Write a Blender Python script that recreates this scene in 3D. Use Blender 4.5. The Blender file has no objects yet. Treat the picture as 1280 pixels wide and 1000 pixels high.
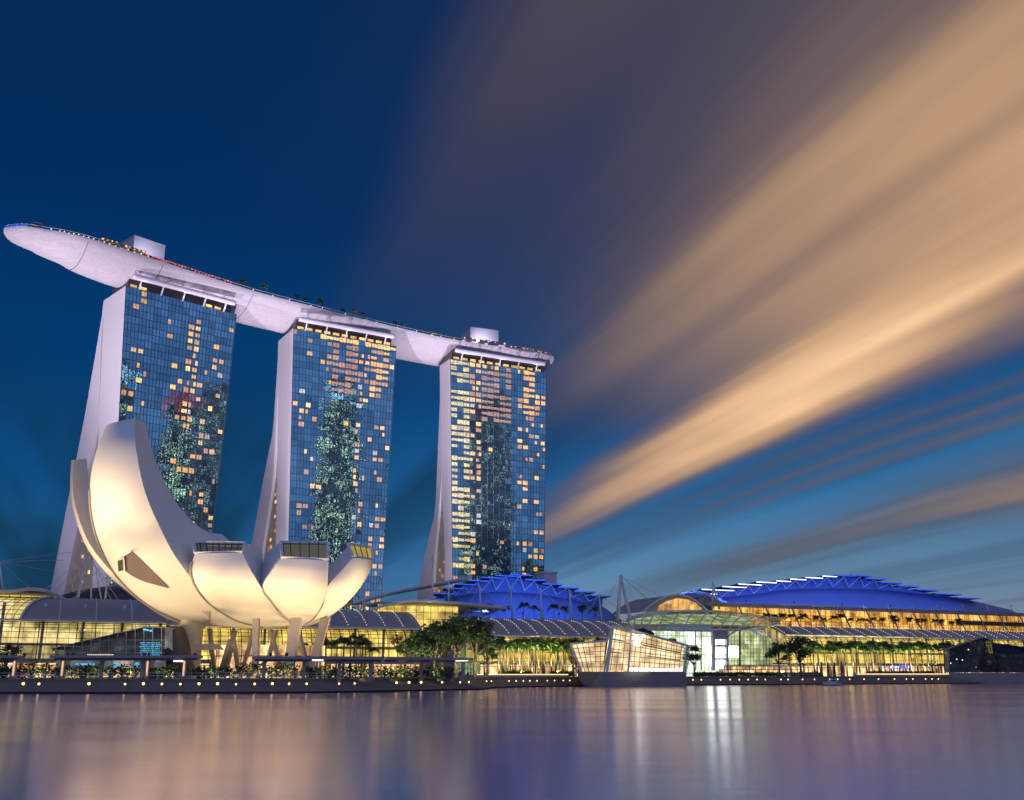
import bpy, math, random
from mathutils import Vector, Matrix
random.seed(7)
SC = bpy.context.scene
COL = SC.collection
R = math.radians

# ------------------------------------------------------------------ camera
CAM_F, CAM_P, CAM_H = 1240.0, R(15.4), 3.4
cam = bpy.data.cameras.new('camera')
cam.sensor_width = 36.0
cam.lens = 36.0 * CAM_F / 1280.0
cam.clip_start = 0.5
cam.clip_end = 9000.0
camo = bpy.data.objects.new('camera', cam)
COL.objects.link(camo)
camo.location = (0, 0, CAM_H)
camo.rotation_euler = (R(90) + CAM_P, 0, 0)
SC.camera = camo

# ------------------------------------------------------------------ render / exposure
SC.view_settings.view_transform = 'Standard'
SC.view_settings.look = 'None'
SC.view_settings.exposure = 0.0
SC.view_settings.gamma = 1.0
SC.render.engine = 'CYCLES'
cy = SC.cycles
cy.use_denoising = True
cy.max_bounces = 6
cy.diffuse_bounces = 2
cy.glossy_bounces = 3
cy.transparent_max_bounces = 16
cy.transmission_bounces = 2
cy.sample_clamp_indirect = 4.0
cy.sample_clamp_direct = 0.0
cy.caustics_reflective = False
cy.caustics_refractive = False

# ------------------------------------------------------------------ world: dusk sky with wind-drawn cloud
W = bpy.data.worlds.new('World')
SC.world = W
W.use_nodes = True
wt = W.node_tree
wt.nodes.clear()
def wn(kind, **kw):
    n = wt.nodes.new(kind)
    for k, v in kw.items():
        setattr(n, k, v)
    return n
def wl(a, b):
    wt.links.new(a, b)
def wmath(op, a, b=None, c=None, clamp=False):
    n = wn('ShaderNodeMath', operation=op, use_clamp=clamp)
    for i, v in enumerate((a, b, c)):
        if v is None: continue
        if isinstance(v, (int, float)): n.inputs[i].default_value = v
        else: wl(v, n.inputs[i])
    return n.outputs[0]
def wramp(fac, stops, interp='EASE'):
    n = wn('ShaderNodeValToRGB')
    n.color_ramp.interpolation = interp
    els = n.color_ramp.elements
    while len(els) > 1: els.remove(els[-1])
    first = True
    for p, c in stops:
        if isinstance(c, (int, float)): c = (c, c, c)
        e = els[0] if first else els.new(p)
        e.position = p
        e.color = (*c, 1)
        first = False
    wl(fac, n.inputs[0])
    return n.outputs[0]
def wmix(fac, a, b, blend='MIX'):
    n = wn('ShaderNodeMix', data_type='RGBA', blend_type=blend)
    if isinstance(fac, (int, float)): n.inputs[0].default_value = fac
    else: wl(fac, n.inputs[0])
    for i, v in ((6, a), (7, b)):
        if isinstance(v, tuple): n.inputs[i].default_value = (*v, 1)
        else: wl(v, n.inputs[i])
    return n.outputs[2]
tc = wn('ShaderNodeTexCoord')
sep = wn('ShaderNodeSeparateXYZ')
wl(tc.outputs['Generated'], sep.inputs[0])
DX, DY, DZ = sep.outputs
zc = wmath('MAXIMUM', DZ, 0.0)
zk = wmath('ADD', zc, 0.06)
qx = wmath('DIVIDE', DX, zk)
qy = wmath('DIVIDE', DY, zk)
wa = R(-21.2)
A_ = wmath('ADD', wmath('MULTIPLY', qx, math.sin(wa)), wmath('MULTIPLY', qy, math.cos(wa)))   # along the wind
B_ = wmath('SUBTRACT', wmath('MULTIPLY', qx, math.cos(wa)), wmath('MULTIPLY', qy, math.sin(wa)))  # across it
def wnoise(ka, kb, scale=1.0, detail=3.0, off=0.0, rough=.5):
    cb = wn('ShaderNodeCombineXYZ')
    wl(wmath('MULTIPLY', A_, ka), cb.inputs[0])
    wl(wmath('MULTIPLY', B_, kb), cb.inputs[1])
    cb.inputs[2].default_value = off
    n = wn('ShaderNodeTexNoise')
    n.inputs['Scale'].default_value = scale
    n.inputs['Detail'].default_value = detail
    n.inputs['Roughness'].default_value = rough
    wl(cb.outputs[0], n.inputs['Vector'])
    return n.outputs['Fac']
# clear-sky colour by height
base = wramp(zc, [(0.0, (.060, .145, .260)), (.09, (.026, .140, .320)), (.17, (.008, .105, .305)), (.27, (.002, .064, .225)), (.42, (.0012, .036, .150)), (.62, (.0015, .029, .120)), (1.0, (.002, .02, .08))], 'LINEAR')
# left side of the view is deeper, right side paler
side = wramp(wmath('MULTIPLY_ADD', B_, .2, .3), [(0.0, (.45, .62, .68)), (.42, (.66, .80, .80)), (.70, (1.9, 1.25, 1.15)), (.86, (4.2, 1.75, 1.32)), (1.0, (4.8, 1.8, 1.25))], 'LINEAR')
base = wmix(1.0, base, side, 'MULTIPLY')
n1 = wnoise(.42, 1.1, 1.0, 2.0, 0.0)
n2 = wnoise(.34, 8.0, 1.0, 4.0, 4.0, .6)
n3 = wnoise(.60, 1.3, 1.0, 3.0, 9.0)
bw = wmath('ADD', B_, wmath('MULTIPLY', wmath('SUBTRACT', n1, .5), .34))
bw = wmath('ADD', bw, wmath('MULTIPLY', wmath('SUBTRACT', n2, .5), .09))
bn = wmath('DIVIDE', bw, 4.0, clamp=True)
dens = wramp(bn, [(0, 0), (.075, .03), (.12, .20), (.16, .17), (.20, .20), (.245, .32), (.282, .56), (.305, .58), (.322, .50), (.345, .60), (.40, .68), (.455, .88),
                  (.490, 1.0), (.508, .86), (.545, .18), (.55, .08), (.575, .20), (.592, .10), (.612, .26), (.63, .12), (.65, .24), (.68, .06), (.76, .16), (.82, .44), (.87, .50), (.91, .26), (1.0, .14)])
amax = wmath('MULTIPLY', wramp(bn, [(0, .30), (.22, .36), (.30, .44), (.37, .44), (.44, .68), (.49, .90), (.55, 1.0), (1, 1.0)]), 6.2)
over = wmath('SUBTRACT', wmath('ADD', A_, wmath('MULTIPLY', wmath('SUBTRACT', n3, .5), .9)), amax)
m_far = wn('ShaderNodeMapRange', interpolation_type='SMOOTHSTEP')
wl(over, m_far.inputs['Value'])
m_far.inputs['From Min'].default_value = -1.5; m_far.inputs['From Max'].default_value = .75
m_far.inputs['To Min'].default_value = 1.0; m_far.inputs['To Max'].default_value = .07
# clouds thin out on the near right, below the main sheet
amin = wmath('MULTIPLY', wramp(bn, [(0, 0), (.40, 0), (.46, .30), (.53, .42), (.57, .30), (1, .28)]), 5.0)
under = wmath('SUBTRACT', wmath('ADD', A_, wmath('MULTIPLY', wmath('SUBTRACT', n3, .5), .6)), amin)
m_near = wn('ShaderNodeMapRange', interpolation_type='SMOOTHSTEP')
wl(under, m_near.inputs['Value'])
m_near.inputs['From Min'].default_value = -.2; m_near.inputs['From Max'].default_value = .9
m_near.inputs['To Min'].default_value = .35; m_near.inputs['To Max'].default_value = 1.0
tex = wmath('ADD', wmath('MULTIPLY_ADD', n3, .75, .40), wmath('MULTIPLY', n2, .24))
d = wmath('MULTIPLY', wmath('MULTIPLY', dens, m_far.outputs[0]), wmath('MULTIPLY', m_near.outputs[0], tex))
m_root = wn('ShaderNodeMapRange', interpolation_type='SMOOTHSTEP')
wl(A_, m_root.inputs['Value'])
m_root.inputs['From Min'].default_value = 2.2; m_root.inputs['From Max'].default_value = 4.6
m_root.inputs['To Min'].default_value = 1.0; m_root.inputs['To Max'].default_value = .40
d = wmath('MULTIPLY', wmath('MULTIPLY', d, m_root.outputs[0]), 1.17)
d = wmath('MINIMUM', d, 1.0)
ccol = wramp(d, [(0, (.040, .045, .085)), (.20, (.135, .095, .086)), (.45, (.33, .21, .14)), (.7, (.63, .375, .205)), (1.0, (.98, .62, .35))], 'LINEAR')
calp = wramp(d, [(0, 0), (.18, .52), (.5, .84), (1, 1)], 'LINEAR')
front = wmix(calp, base, ccol)
# dark low cloud bank near the skyline
dk = wnoise(.22, 1.9, 1.0, 3.0, 21.0)
dkm = wmath('MULTIPLY', wramp(dk, [(.42, 0), (.60, 1)]), wramp(zc, [(.03, .6), (.07, .9), (.18, .8), (.32, 0)]))
dkl = wramp(wmath('MULTIPLY_ADD', B_, .2, .5), [(.70, 1.0), (.86, .30)], 'LINEAR')
front = wmix(wmath('MULTIPLY', wmath('MULTIPLY', dkm, dkl), .85), front, (.006, .026, .052))
# behind the viewer: the paler, violet-blue western half of the dusk sky
rear = wramp(zc, [(0, (.42, .38, .50)), (.12, (.22, .29, .50)), (.30, (.15, .23, .45)), (.5, (.38, .42, .90)), (.8, (.27, .28, .64)), (1, (.06, .07, .15))], 'LINEAR')
rn = wnoise(.8, .8, 1.3, 3.0, 30.0)
rear = wmix(wmath('MULTIPLY', wramp(rn, [(.42, 0), (.58, 1)]), .7), rear, (.07, .16, .34))
fr = wn('ShaderNodeMapRange', interpolation_type='SMOOTHSTEP')
wl(DY, fr.inputs['Value'])
fr.inputs['From Min'].default_value = .25; fr.inputs['From Max'].default_value = -.15
fr.inputs['To Min'].default_value = 0.0; fr.inputs['To Max'].default_value = 1.0
sky = wmix(fr.outputs[0], front, rear)
bg = wn('ShaderNodeBackground')
wl(sky, bg.inputs['Color'])
bg.inputs['Strength'].default_value = 1.0
wo = wn('ShaderNodeOutputWorld')
wl(bg.outputs[0], wo.inputs['Surface'])

# ------------------------------------------------------------------ surveying helpers (sight lines met with real planes)
cP, sP = math.cos(CAM_P), math.sin(CAM_P)
def ray(px, py):
    u, v = px - 640.0, 500.0 - py
    return (u, CAM_F * cP - v * sP, v * cP + CAM_F * sP)
def atY(px, py, Y):
    d = ray(px, py); t = Y / d[1]
    return Vector((d[0] * t, Y, CAM_H + d[2] * t))
def atZ(px, py, Z):
    d = ray(px, py); t = (Z - CAM_H) / d[2]
    return Vector((d[0] * t, d[1] * t, Z))
def at_plane(px, py, o, n):
    d = ray(px, py); t = (o[0] * n[0] + o[1] * n[1]) / (d[0] * n[0] + d[1] * n[1])
    return Vector((d[0] * t, d[1] * t, CAM_H + d[2] * t))
MO, MA = (85.0, 355.0), R(25)
MU, MW = (math.cos(MA), math.sin(MA)), (-math.sin(MA), math.cos(MA))
def M(s, w, z):                                   # mall frame: along the shore, inland, up
    return Vector((MO[0] + MU[0] * s + MW[0] * w, MO[1] + MU[1] * s + MW[1] * w, z))
def MS(px, py, w):                                # sight line met with the mall plane w metres inland -> (s, z)
    o = (MO[0] + MW[0] * w, MO[1] + MW[1] * w)
    p = at_plane(px, py, o, MW)
    return ((p.x - o[0]) * MU[0] + (p.y - o[1]) * MU[1], p.z)

# ------------------------------------------------------------------ materials
def mat_new(name):
    m = bpy.data.materials.new(name)
    m.use_nodes = True
    nt = m.node_tree
    b = nt.nodes.get('Principled BSDF')
    return m, nt, b
def pbr(name, col, rough=.6, metal=0.0, var=.18, scale=.35, bump=0.0, bscale=3.0, spec=.5):
    m, nt, b = mat_new(name)
    b.inputs['Roughness'].default_value = rough
    b.inputs['Metallic'].default_value = metal
    b.inputs['Specular IOR Level'].default_value = spec
    t = nt.nodes.new('ShaderNodeTexCoord')
    n = nt.nodes.new('ShaderNodeTexNoise')
    n.inputs['Scale'].default_value = scale
    n.inputs['Detail'].default_value = 5
    nt.links.new(t.outputs['Object'], n.inputs['Vector'])
    mx = nt.nodes.new('ShaderNodeMix'); mx.data_type = 'RGBA'
    nt.links.new(n.outputs['Fac'], mx.inputs[0])
    mx.inputs[6].default_value = (*[c * (1 - var) for c in col], 1)
    mx.inputs[7].default_value = (*[min(1, c * (1 + var)) for c in col], 1)
    nt.links.new(mx.outputs[2], b.inputs['Base Color'])
    if bump:
        n2 = nt.nodes.new('ShaderNodeTexNoise'); n2.inputs['Scale'].default_value = bscale
        nt.links.new(t.outputs['Object'], n2.inputs['Vector'])
        bp = nt.nodes.new('ShaderNodeBump'); bp.inputs['Strength'].default_value = bump
        nt.links.new(n2.outputs['Fac'], bp.inputs['Height'])
        nt.links.new(bp.outputs[0], b.inputs['Normal'])
    return m
def emit(name, col, strength, sample=True):
    m, nt, b = mat_new(name)
    b.inputs['Base Color'].default_value = (*[min(.8, c * .5) for c in col], 1)
    b.inputs['Emission Color'].default_value = (*col, 1)
    b.inputs['Emission Strength'].default_value = strength
    if not sample: m.cycles.emission_sampling = 'NONE'
    return m
def room(name, cols, strength, cell=(3.0, 2.6), lo=.25, sample=False):
    """lit interior seen through glass: rooms, shelves and bays of unequal brightness"""
    m, nt, b = mat_new(name)
    N, L = nt.nodes, nt.links
    t = N.new('ShaderNodeTexCoord')
    mp = N.new('ShaderNodeMapping'); mp.inputs['Scale'].default_value = (1 / cell[0], 1 / cell[0], 1 / cell[1])
    L.new(t.outputs['Object'], mp.inputs[0])
    fl = N.new('ShaderNodeVectorMath'); fl.operation = 'FLOOR'
    L.new(mp.outputs[0], fl.inputs[0])
    wnz = N.new('ShaderNodeTexWhiteNoise'); wnz.noise_dimensions = '3D'
    L.new(fl.outputs[0], wnz.inputs['Vector'])
    nz = N.new('ShaderNodeTexNoise'); nz.inputs['Scale'].default_value = .28; nz.inputs['Detail'].default_value = 6; nz.inputs['Roughness'].default_value = .65
    L.new(t.outputs['Object'], nz.inputs['Vector'])
    cr = N.new('ShaderNodeValToRGB')
    els = cr.color_ramp.elements
    els[0].color = (*cols[0], 1); els[1].color = (*cols[-1], 1)
    for i, c in enumerate(cols[1:-1]):
        e = els.new((i + 1) / (len(cols) - 1)); e.color = (*c, 1)
    mxf = N.new('ShaderNodeMath'); mxf.operation = 'MULTIPLY_ADD'
    L.new(wnz.outputs['Value'], mxf.inputs[0]); mxf.inputs[1].default_value = .45
    sub = N.new('ShaderNodeMath'); sub.operation = 'MULTIPLY_ADD'
    L.new(nz.outputs['Fac'], sub.inputs[0]); sub.inputs[1].default_value = 1.6; sub.inputs[2].default_value = -.52
    L.new(sub.outputs[0], mxf.inputs[2])
    mxf.use_clamp = True
    L.new(mxf.outputs[0], cr.inputs[0])
    b.inputs['Base Color'].default_value = (.25, .22, .17, 1)
    L.new(cr.outputs[0], b.inputs['Emission Color'])
    st = N.new('ShaderNodeMath'); st.operation = 'MULTIPLY_ADD'
    L.new(mxf.outputs[0], st.inputs[0]); st.inputs[1].default_value = strength * (1 - lo); st.inputs[2].default_value = strength * lo
    L.new(st.outputs[0], b.inputs['Emission Strength'])
    if not sample: m.cycles.emission_sampling = 'NONE'
    return m
def thin_glass(name, tint=(.85, .9, .9), refl=.10, rough=.03, fres=.5):
    m, nt, b = mat_new(name)
    N, L = nt.nodes, nt.links
    N.remove(b)
    tr = N.new('ShaderNodeBsdfTransparent'); tr.inputs[0].default_value = (*tint, 1)
    gl = N.new('ShaderNodeBsdfGlossy'); gl.inputs['Roughness'].default_value = rough
    lw = N.new('ShaderNodeLayerWeight'); lw.inputs[0].default_value = .25
    mm = N.new('ShaderNodeMath'); mm.operation = 'MULTIPLY_ADD'; mm.inputs[1].default_value = fres; mm.inputs[2].default_value = refl; mm.use_clamp = True
    L.new(lw.outputs['Fresnel'], mm.inputs[0])
    mx = N.new('ShaderNodeMixShader')
    L.new(mm.outputs[0], mx.inputs[0]); L.new(tr.outputs[0], mx.inputs[1]); L.new(gl.outputs[0], mx.inputs[2])
    L.new(mx.outputs[0], N['Material Output'].inputs[0])
    return m
MAT = {}
MAT['white_panel'] = pbr('white_museum_panel', (.78, .76, .72), .55, var=.05, scale=.12)
MAT['white_wall'] = pbr('white_tower_wall', (.56, .54, .56), .7, var=.06, scale=.05)
MAT['hull'] = pbr('pale_hull_panel', (.70, .66, .68), .42, var=.10, scale=.2)
MAT['dark_metal'] = pbr('dark_metal', (.03, .032, .036), .5)
MAT['mullion'] = pbr('mullion_metal', (.035, .04, .045), .5)
MAT['steel'] = pbr('white_painted_steel', (.62, .62, .64), .45)
MAT['cable'] = pbr('steel_cable', (.5, .5, .52), .4)
MAT['roof'] = pbr('grey_roof_sheet', (.30, .275, .28), .45, var=.12, scale=.15)
MAT['roof_dark'] = pbr('dark_roof_sheet', (.055, .05, .058), .5)
MAT['concrete'] = pbr('concrete', (.30, .28, .27), .8, bump=.1)
MAT['paving'] = pbr('stone_paving', (.17, .15, .14), .75, scale=.5, bump=.1)
MAT['deck'] = pbr('timber_deck', (.24, .18, .155), .65, scale=1.2, bump=.15)
MAT['deck_dark'] = pbr('dark_pier', (.02, .02, .022), .7)
MAT['column'] = pbr('grey_column', (.34, .30, .28), .7)
MAT['cream'] = pbr('cream_steel', (.62, .55, .45), .5)
MAT['bark'] = pbr('bark', (.12, .085, .06), .85, scale=2)
MAT['leaf'] = pbr('leaf_green', (.06, .12, .03), .55, var=.5, scale=.6)
MAT['leaf_dark'] = pbr('leaf_dark', (.045, .085, .03), .6, var=.5, scale=.6)
MAT['palm'] = pbr('palm_green', (.10, .19, .035), .5, var=.4, scale=.8)
MAT['roof_light_tint'] = pbr('roof_blue_light_tint', (.12, .19, .44), .6, var=.08, scale=.06)  # white membrane with the blue floodlight mixed into its base colour
MAT['glass'] = thin_glass('clear_glass', (.86, .88, .84), .05)
MAT['glass_dark'] = thin_glass('tinted_glass', (.22, .27, .3), .02, fres=.22)
MAT['blue_slope'] = pbr('blue_grey_roof', (.05, .055, .13), .5)
def lit_room(name, c0, c1, strength):
    m, nt, b = mat_new(name)
    N, L = nt.nodes, nt.links
    t = N.new('ShaderNodeTexCoord')
    n = N.new('ShaderNodeTexNoise'); n.inputs['Scale'].default_value = .95; n.inputs['Detail'].default_value = 3; n.inputs['Roughness'].default_value = .7
    L.new(t.outputs['Object'], n.inputs['Vector'])
    cr = N.new('ShaderNodeValToRGB')
    cr.color_ramp.elements[0].position = .34; cr.color_ramp.elements[0].color = (*[c * .22 for c in c0], 1)
    cr.color_ramp.elements[1].position = .62; cr.color_ramp.elements[1].color = (*c1, 1)
    e = cr.color_ramp.elements.new(.46); e.color = (*c0, 1)
    L.new(n.outputs['Fac'], cr.inputs[0])
    b.inputs['Base Color'].default_value = (.3, .25, .2, 1)
    L.new(cr.outputs[0], b.inputs['Emission Color'])
    oi = N.new('ShaderNodeObjectInfo')
    n4 = N.new('ShaderNodeTexNoise'); n4.inputs['Scale'].default_value = .16; n4.inputs['Detail'].default_value = 1
    L.new(t.outputs['Object'], n4.inputs['Vector'])
    a1 = N.new('ShaderNodeMath'); a1.operation = 'MULTIPLY_ADD'; a1.inputs[1].default_value = .8 * strength; a1.inputs[2].default_value = .05 * strength
    L.new(oi.outputs['Random'], a1.inputs[0])
    a2 = N.new('ShaderNodeMath'); a2.operation = 'MULTIPLY_ADD'; a2.inputs[1].default_value = 1.1 * strength
    L.new(n4.outputs['Fac'], a2.inputs[0]); L.new(a1.outputs[0], a2.inputs[2])
    L.new(a2.outputs[0], b.inputs['Emission Strength'])
    m.cycles.emission_sampling = 'NONE'
    return m
MAT['w1'] = lit_room('window_amber', (.80, .32, .04), (1.0, .55, .09), .95)
MAT['w2'] = lit_room('window_gold', (.90, .47, .06), (1.0, .68, .16), 1.1)
MAT['w3'] = lit_room('window_dim', (.50, .20, .05), (.95, .42, .09), .65)
MAT['w5'] = lit_room('window_rust', (.30, .11, .05), (.90, .40, .14), .62)
MAT['w6'] = lit_room('olive_reflection_glow', (.42, .36, .06), (1.0, .86, .34), .95)  # glowing panes stand in for yellow-green glitter mirrored in the glass
MAT['w4'] = lit_room('window_white', (.40, .46, .52), (.85, .92, 1.0), .6)
MAT['lamp'] = emit('lamp_warm', (1.0, .70, .32), 60)
MAT['bead'] = emit('bead_light', (1.0, .86, .62), 1.5, False)
MAT['strip_white'] = emit('strip_white', (1.0, .93, .85), 2.4)
MAT['strip_warm'] = emit('strip_warm', (1.0, .66, .28), 2.2)
MAT['strip_blue'] = emit('strip_blue', (.04, .16, 1.0), .75)
MAT['strip_red'] = emit('strip_red', (1.0, .10, .05), 1.2, False)
MAT['strip_pink'] = emit('strip_pink', (.95, .55, .85), 1.2, False)
MAT['sign_cyan'] = emit('sign_cyan', (.10, .50, .85), 1.0, False)
MAT['screen_white'] = emit('screen_white', (.88, 1.0, .95), 6.0)
MAT['sign_white'] = emit('sign_white', (1.0, .97, .92), 3.0)
MAT['sign_blue'] = emit('sign_blue', (.06, .08, .9), 1.5, False)
MAT['room_gold'] = room('lit_hall_gold', [(.24, .15, .02), (.68, .46, .07), (1.0, .68, .14), (1.0, .80, .32)], 1.9, (4, 3.3), .25, True)
MAT['room_pale'] = room('lit_hall_pale', [(.24, .17, .05), (.55, .42, .14), (.85, .64, .24), (1.0, .82, .46)], 1.8, (5, 4))
MAT['room_amber'] = room('lit_terrace_amber', [(.22, .07, .01), (.75, .34, .04), (1.0, .52, .08), (1.0, .70, .22)], 1.5, (3, 2.5))
MAT['room_white'] = room('lit_atrium_white', [(.28, .36, .20), (.62, .74, .50), (.90, 1.0, .85), (1.0, 1.0, .95)], 2.0, (3.6, 3.6), .25, True)
MAT['room_green'] = room('lit_atrium_green', [(.10, .16, .07), (.42, .50, .20), (.70, .80, .40), (1.0, 1.0, .8)], 1.4, (1.6, 1.8))
MAT['room_cream'] = room('lit_pavilion_cream', [(.42, .24, .10), (.85, .55, .28), (1.0, .74, .42), (1.0, .88, .66)], 1.9, (2.4, 2.0), .35)
MAT['room_shop'] = room('lit_shops', [(.05, .03, .02), (.50, .26, .10), (.95, .62, .28), (1.0, .88, .7)], 2.3, (2.2, 4.0), .12, True)
MAT['room_wedge'] = room('wedge_interior', [(.02, .025, .035), (.06, .07, .10), (.16, .17, .20), (.75, .62, .42)], .8, (2.2, 2.0), .3)
MAT['room_dim'] = room('dim_interior', [(.006, .008, .01), (.02, .025, .03), (.08, .06, .04), (.5, .36, .2)], .5, (2.0, 1.8), .15)

# ------------------------------------------------------------------ mesh builder
class MB:
    def __init__(s):
        s.v, s.f = [], []
    def add(s, pts, faces):
        o = len(s.v)
        s.v += [Vector(p) for p in pts]
        s.f += [tuple(i + o for i in f) for f in faces]
    def face(s, *pts):
        s.add(pts, [tuple(range(len(pts)))])
    def hexa(s, a, b):                                            # two quads -> closed block
        s.add(list(a) + list(b), [(3, 2, 1, 0), (4, 5, 6, 7), (0, 1, 5, 4), (1, 2, 6, 5), (2, 3, 7, 6), (3, 0, 4, 7)])
    def box(s, c, size, rz=0.0):
        hx, hy, hz = [k / 2 for k in size]
        cs, sn = math.cos(rz), math.sin(rz)
        def q(z): return [(c[0] + x * cs - y * sn, c[1] + x * sn + y * cs, c[2] + z) for x, y in ((-hx, -hy), (hx, -hy), (hx, hy), (-hx, hy))]
        s.hexa(q(-hz), q(hz))
    def bar(s, p, q, w, h=None):                                  # rectangular bar from p to q
        p, q = Vector(p), Vector(q); h = h or w
        d = (q - p)
        if d.length < 1e-6: return
        d.normalize()
        up = Vector((0, 0, 1)) if abs(d.z) < .95 else Vector((0, 1, 0))
        x = d.cross(up).normalized(); y = x.cross(d)
        def ring(c): return [c - x * w / 2 - y * h / 2, c + x * w / 2 - y * h / 2, c + x * w / 2 + y * h / 2, c - x * w / 2 + y * h / 2]
        s.hexa(ring(p), ring(q))
    def tube(s, pts, r, n=8, r2=None, cap=True):
        pts = [Vector(p) for p in pts]
        r2 = r if r2 is None else r2
        o = len(s.v); m = len(pts)
        for i, p in enumerate(pts):
            d = (pts[min(i + 1, m - 1)] - pts[max(i - 1, 0)]).normalized()
            up = Vector((0, 0, 1)) if abs(d.z) < .9 else Vector((0, 1, 0))
            x = d.cross(up).normalized(); y = x.cross(d)
            rr = r + (r2 - r) * i / max(1, m - 1)
            for k in range(n):
                a = 2 * math.pi * k / n
                s.v.append(p + x * math.cos(a) * rr + y * math.sin(a) * rr)
        for i in range(m - 1):
            for k in range(n):
                a, b = o + i * n + k, o + i * n + (k + 1) % n
                s.f.append((a, b, b + n, a + n))
        if cap:
            s.f.append(tuple(o + k for k in reversed(range(n))))
            s.f.append(tuple(o + (m - 1) * n + k for k in range(n)))
    def grid(s, rows, close=False):
        o = len(s.v); n = len(rows[0])
        for r in rows: s.v += [Vector(p) for p in r]
        for i in range(len(rows) - 1):
            for k in range(n if close else n - 1):
                a, b = o + i * n + k, o + i * n + (k + 1) % n
                s.f.append((a, b, b + n, a + n))
    def prism(s, poly, vec):                                      # closed prism from a polygon and a vector
        n = len(poly); a = [Vector(p) for p in poly]; b = [p + Vector(vec) for p in a]
        s.add(a + b, [tuple(reversed(range(n))), tuple(range(n, 2 * n))] + [(i, (i + 1) % n, n + (i + 1) % n, n + i) for i in range(n)])
    def sphere(s, c, r, n=8, m=5, sz=1.0):
        c = Vector(c); rows = []
        for i in range(m + 1):
            t = math.pi * i / m
            rows.append([c + Vector((math.sin(t) * math.cos(2 * math.pi * k / n) * r, math.sin(t) * math.sin(2 * math.pi * k / n) * r, math.cos(t) * r * sz)) for k in range(n)])
        s.grid(rows, True)
    def build(s, name, mat, parent=None, smooth=False, fix=True):
        me = bpy.data.meshes.new(name)
        org = wpos(parent) if parent else Vector((0, 0, 0))
        if parent is None and s.v:                                # a thing of one mesh: origin at its base
            xs = [p.x for p in s.v]; ys = [p.y for p in s.v]; zs = [p.z for p in s.v]
            org = Vector(((min(xs) + max(xs)) / 2, (min(ys) + max(ys)) / 2, min(zs)))
        me.from_pydata([p - org for p in s.v], [], s.f)
        if fix:
            import bmesh
            bm = bmesh.new(); bm.from_mesh(me)
            bmesh.ops.remove_doubles(bm, verts=bm.verts, dist=.0005)
            bmesh.ops.recalc_face_normals(bm, faces=bm.faces)
            bm.to_mesh(me); bm.free()
        if smooth:
            for p in me.polygons: p.use_smooth = True
        me.materials.append(MAT[mat] if isinstance(mat, str) else mat)
        o = bpy.data.objects.new(name, me)
        COL.objects.link(o)
        if parent: o.parent = parent
        else: o.location = org
        return o
def wpos(o):
    p = Vector((0, 0, 0))
    while o is not None:
        p = p + Vector(o.location); o = o.parent
    return p
def each(name, mat, parent, items, smooth=False):
    for fn in items:
        m = MB(); fn(m); m.build(name, mat, parent, smooth)
def tag(o, label, cat, group=None):
    o['label'] = label; o['category'] = cat
    if group: o['group'] = group
    return o
def thing(name, label, cat, loc, group=None):
    o = bpy.data.objects.new(name, None)
    o.empty_display_size = .5
    COL.objects.link(o); o.location = loc
    return tag(o, label, cat, group)
def struct(o, kind='structure'):
    o['kind'] = kind
    return o
def copy_tree(o, parent=None):
    c = o.copy(); COL.objects.link(c); c.parent = parent
    for ch in list(o.children): copy_tree(ch, c)
    return c
def cat_rom(pts, n):
    pts = [Vector(p) for p in pts]; m = len(pts) - 1; out = []
    for i in range(n):
        t = i / (n - 1) * m; k = min(int(t), m - 1); f = t - k
        p0, p1, p2, p3 = pts[max(k - 1, 0)], pts[k], pts[k + 1], pts[min(k + 2, m)]
        out.append(.5 * ((2 * p1) + (p2 - p0) * f + (2 * p0 - 5 * p1 + 4 * p2 - p3) * f * f + (3 * p1 - p0 - 3 * p2 + p3) * f ** 3))
    return out
def lerp(a, b, t): return a + (b - a) * t
def interp(tab, x):
    if x <= tab[0][0]: return tab[0][1]
    for (a, va), (b, vb) in zip(tab, tab[1:]):
        if x <= b: return va + (vb - va) * (x - a) / (b - a)
    return tab[-1][1]
def spot(name, loc, target, energy, col, angle=60, blend=.7, radius=.4, parent=None):
    l = bpy.data.lights.new(name, 'SPOT')
    l.energy = energy; l.color = col; l.spot_size = R(angle); l.spot_blend = blend; l.shadow_soft_size = radius
    o = bpy.data.objects.new(name, l); COL.objects.link(o)
    loc = Vector(loc); d = Vector(target) - loc
    if parent: o.parent = parent; o.location = loc - wpos(parent)
    else: o.location = loc
    o.rotation_euler = d.to_track_quat('-Z', 'Y').to_euler()
    return o
GZ = 2.4                                                          # promenade level
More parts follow.
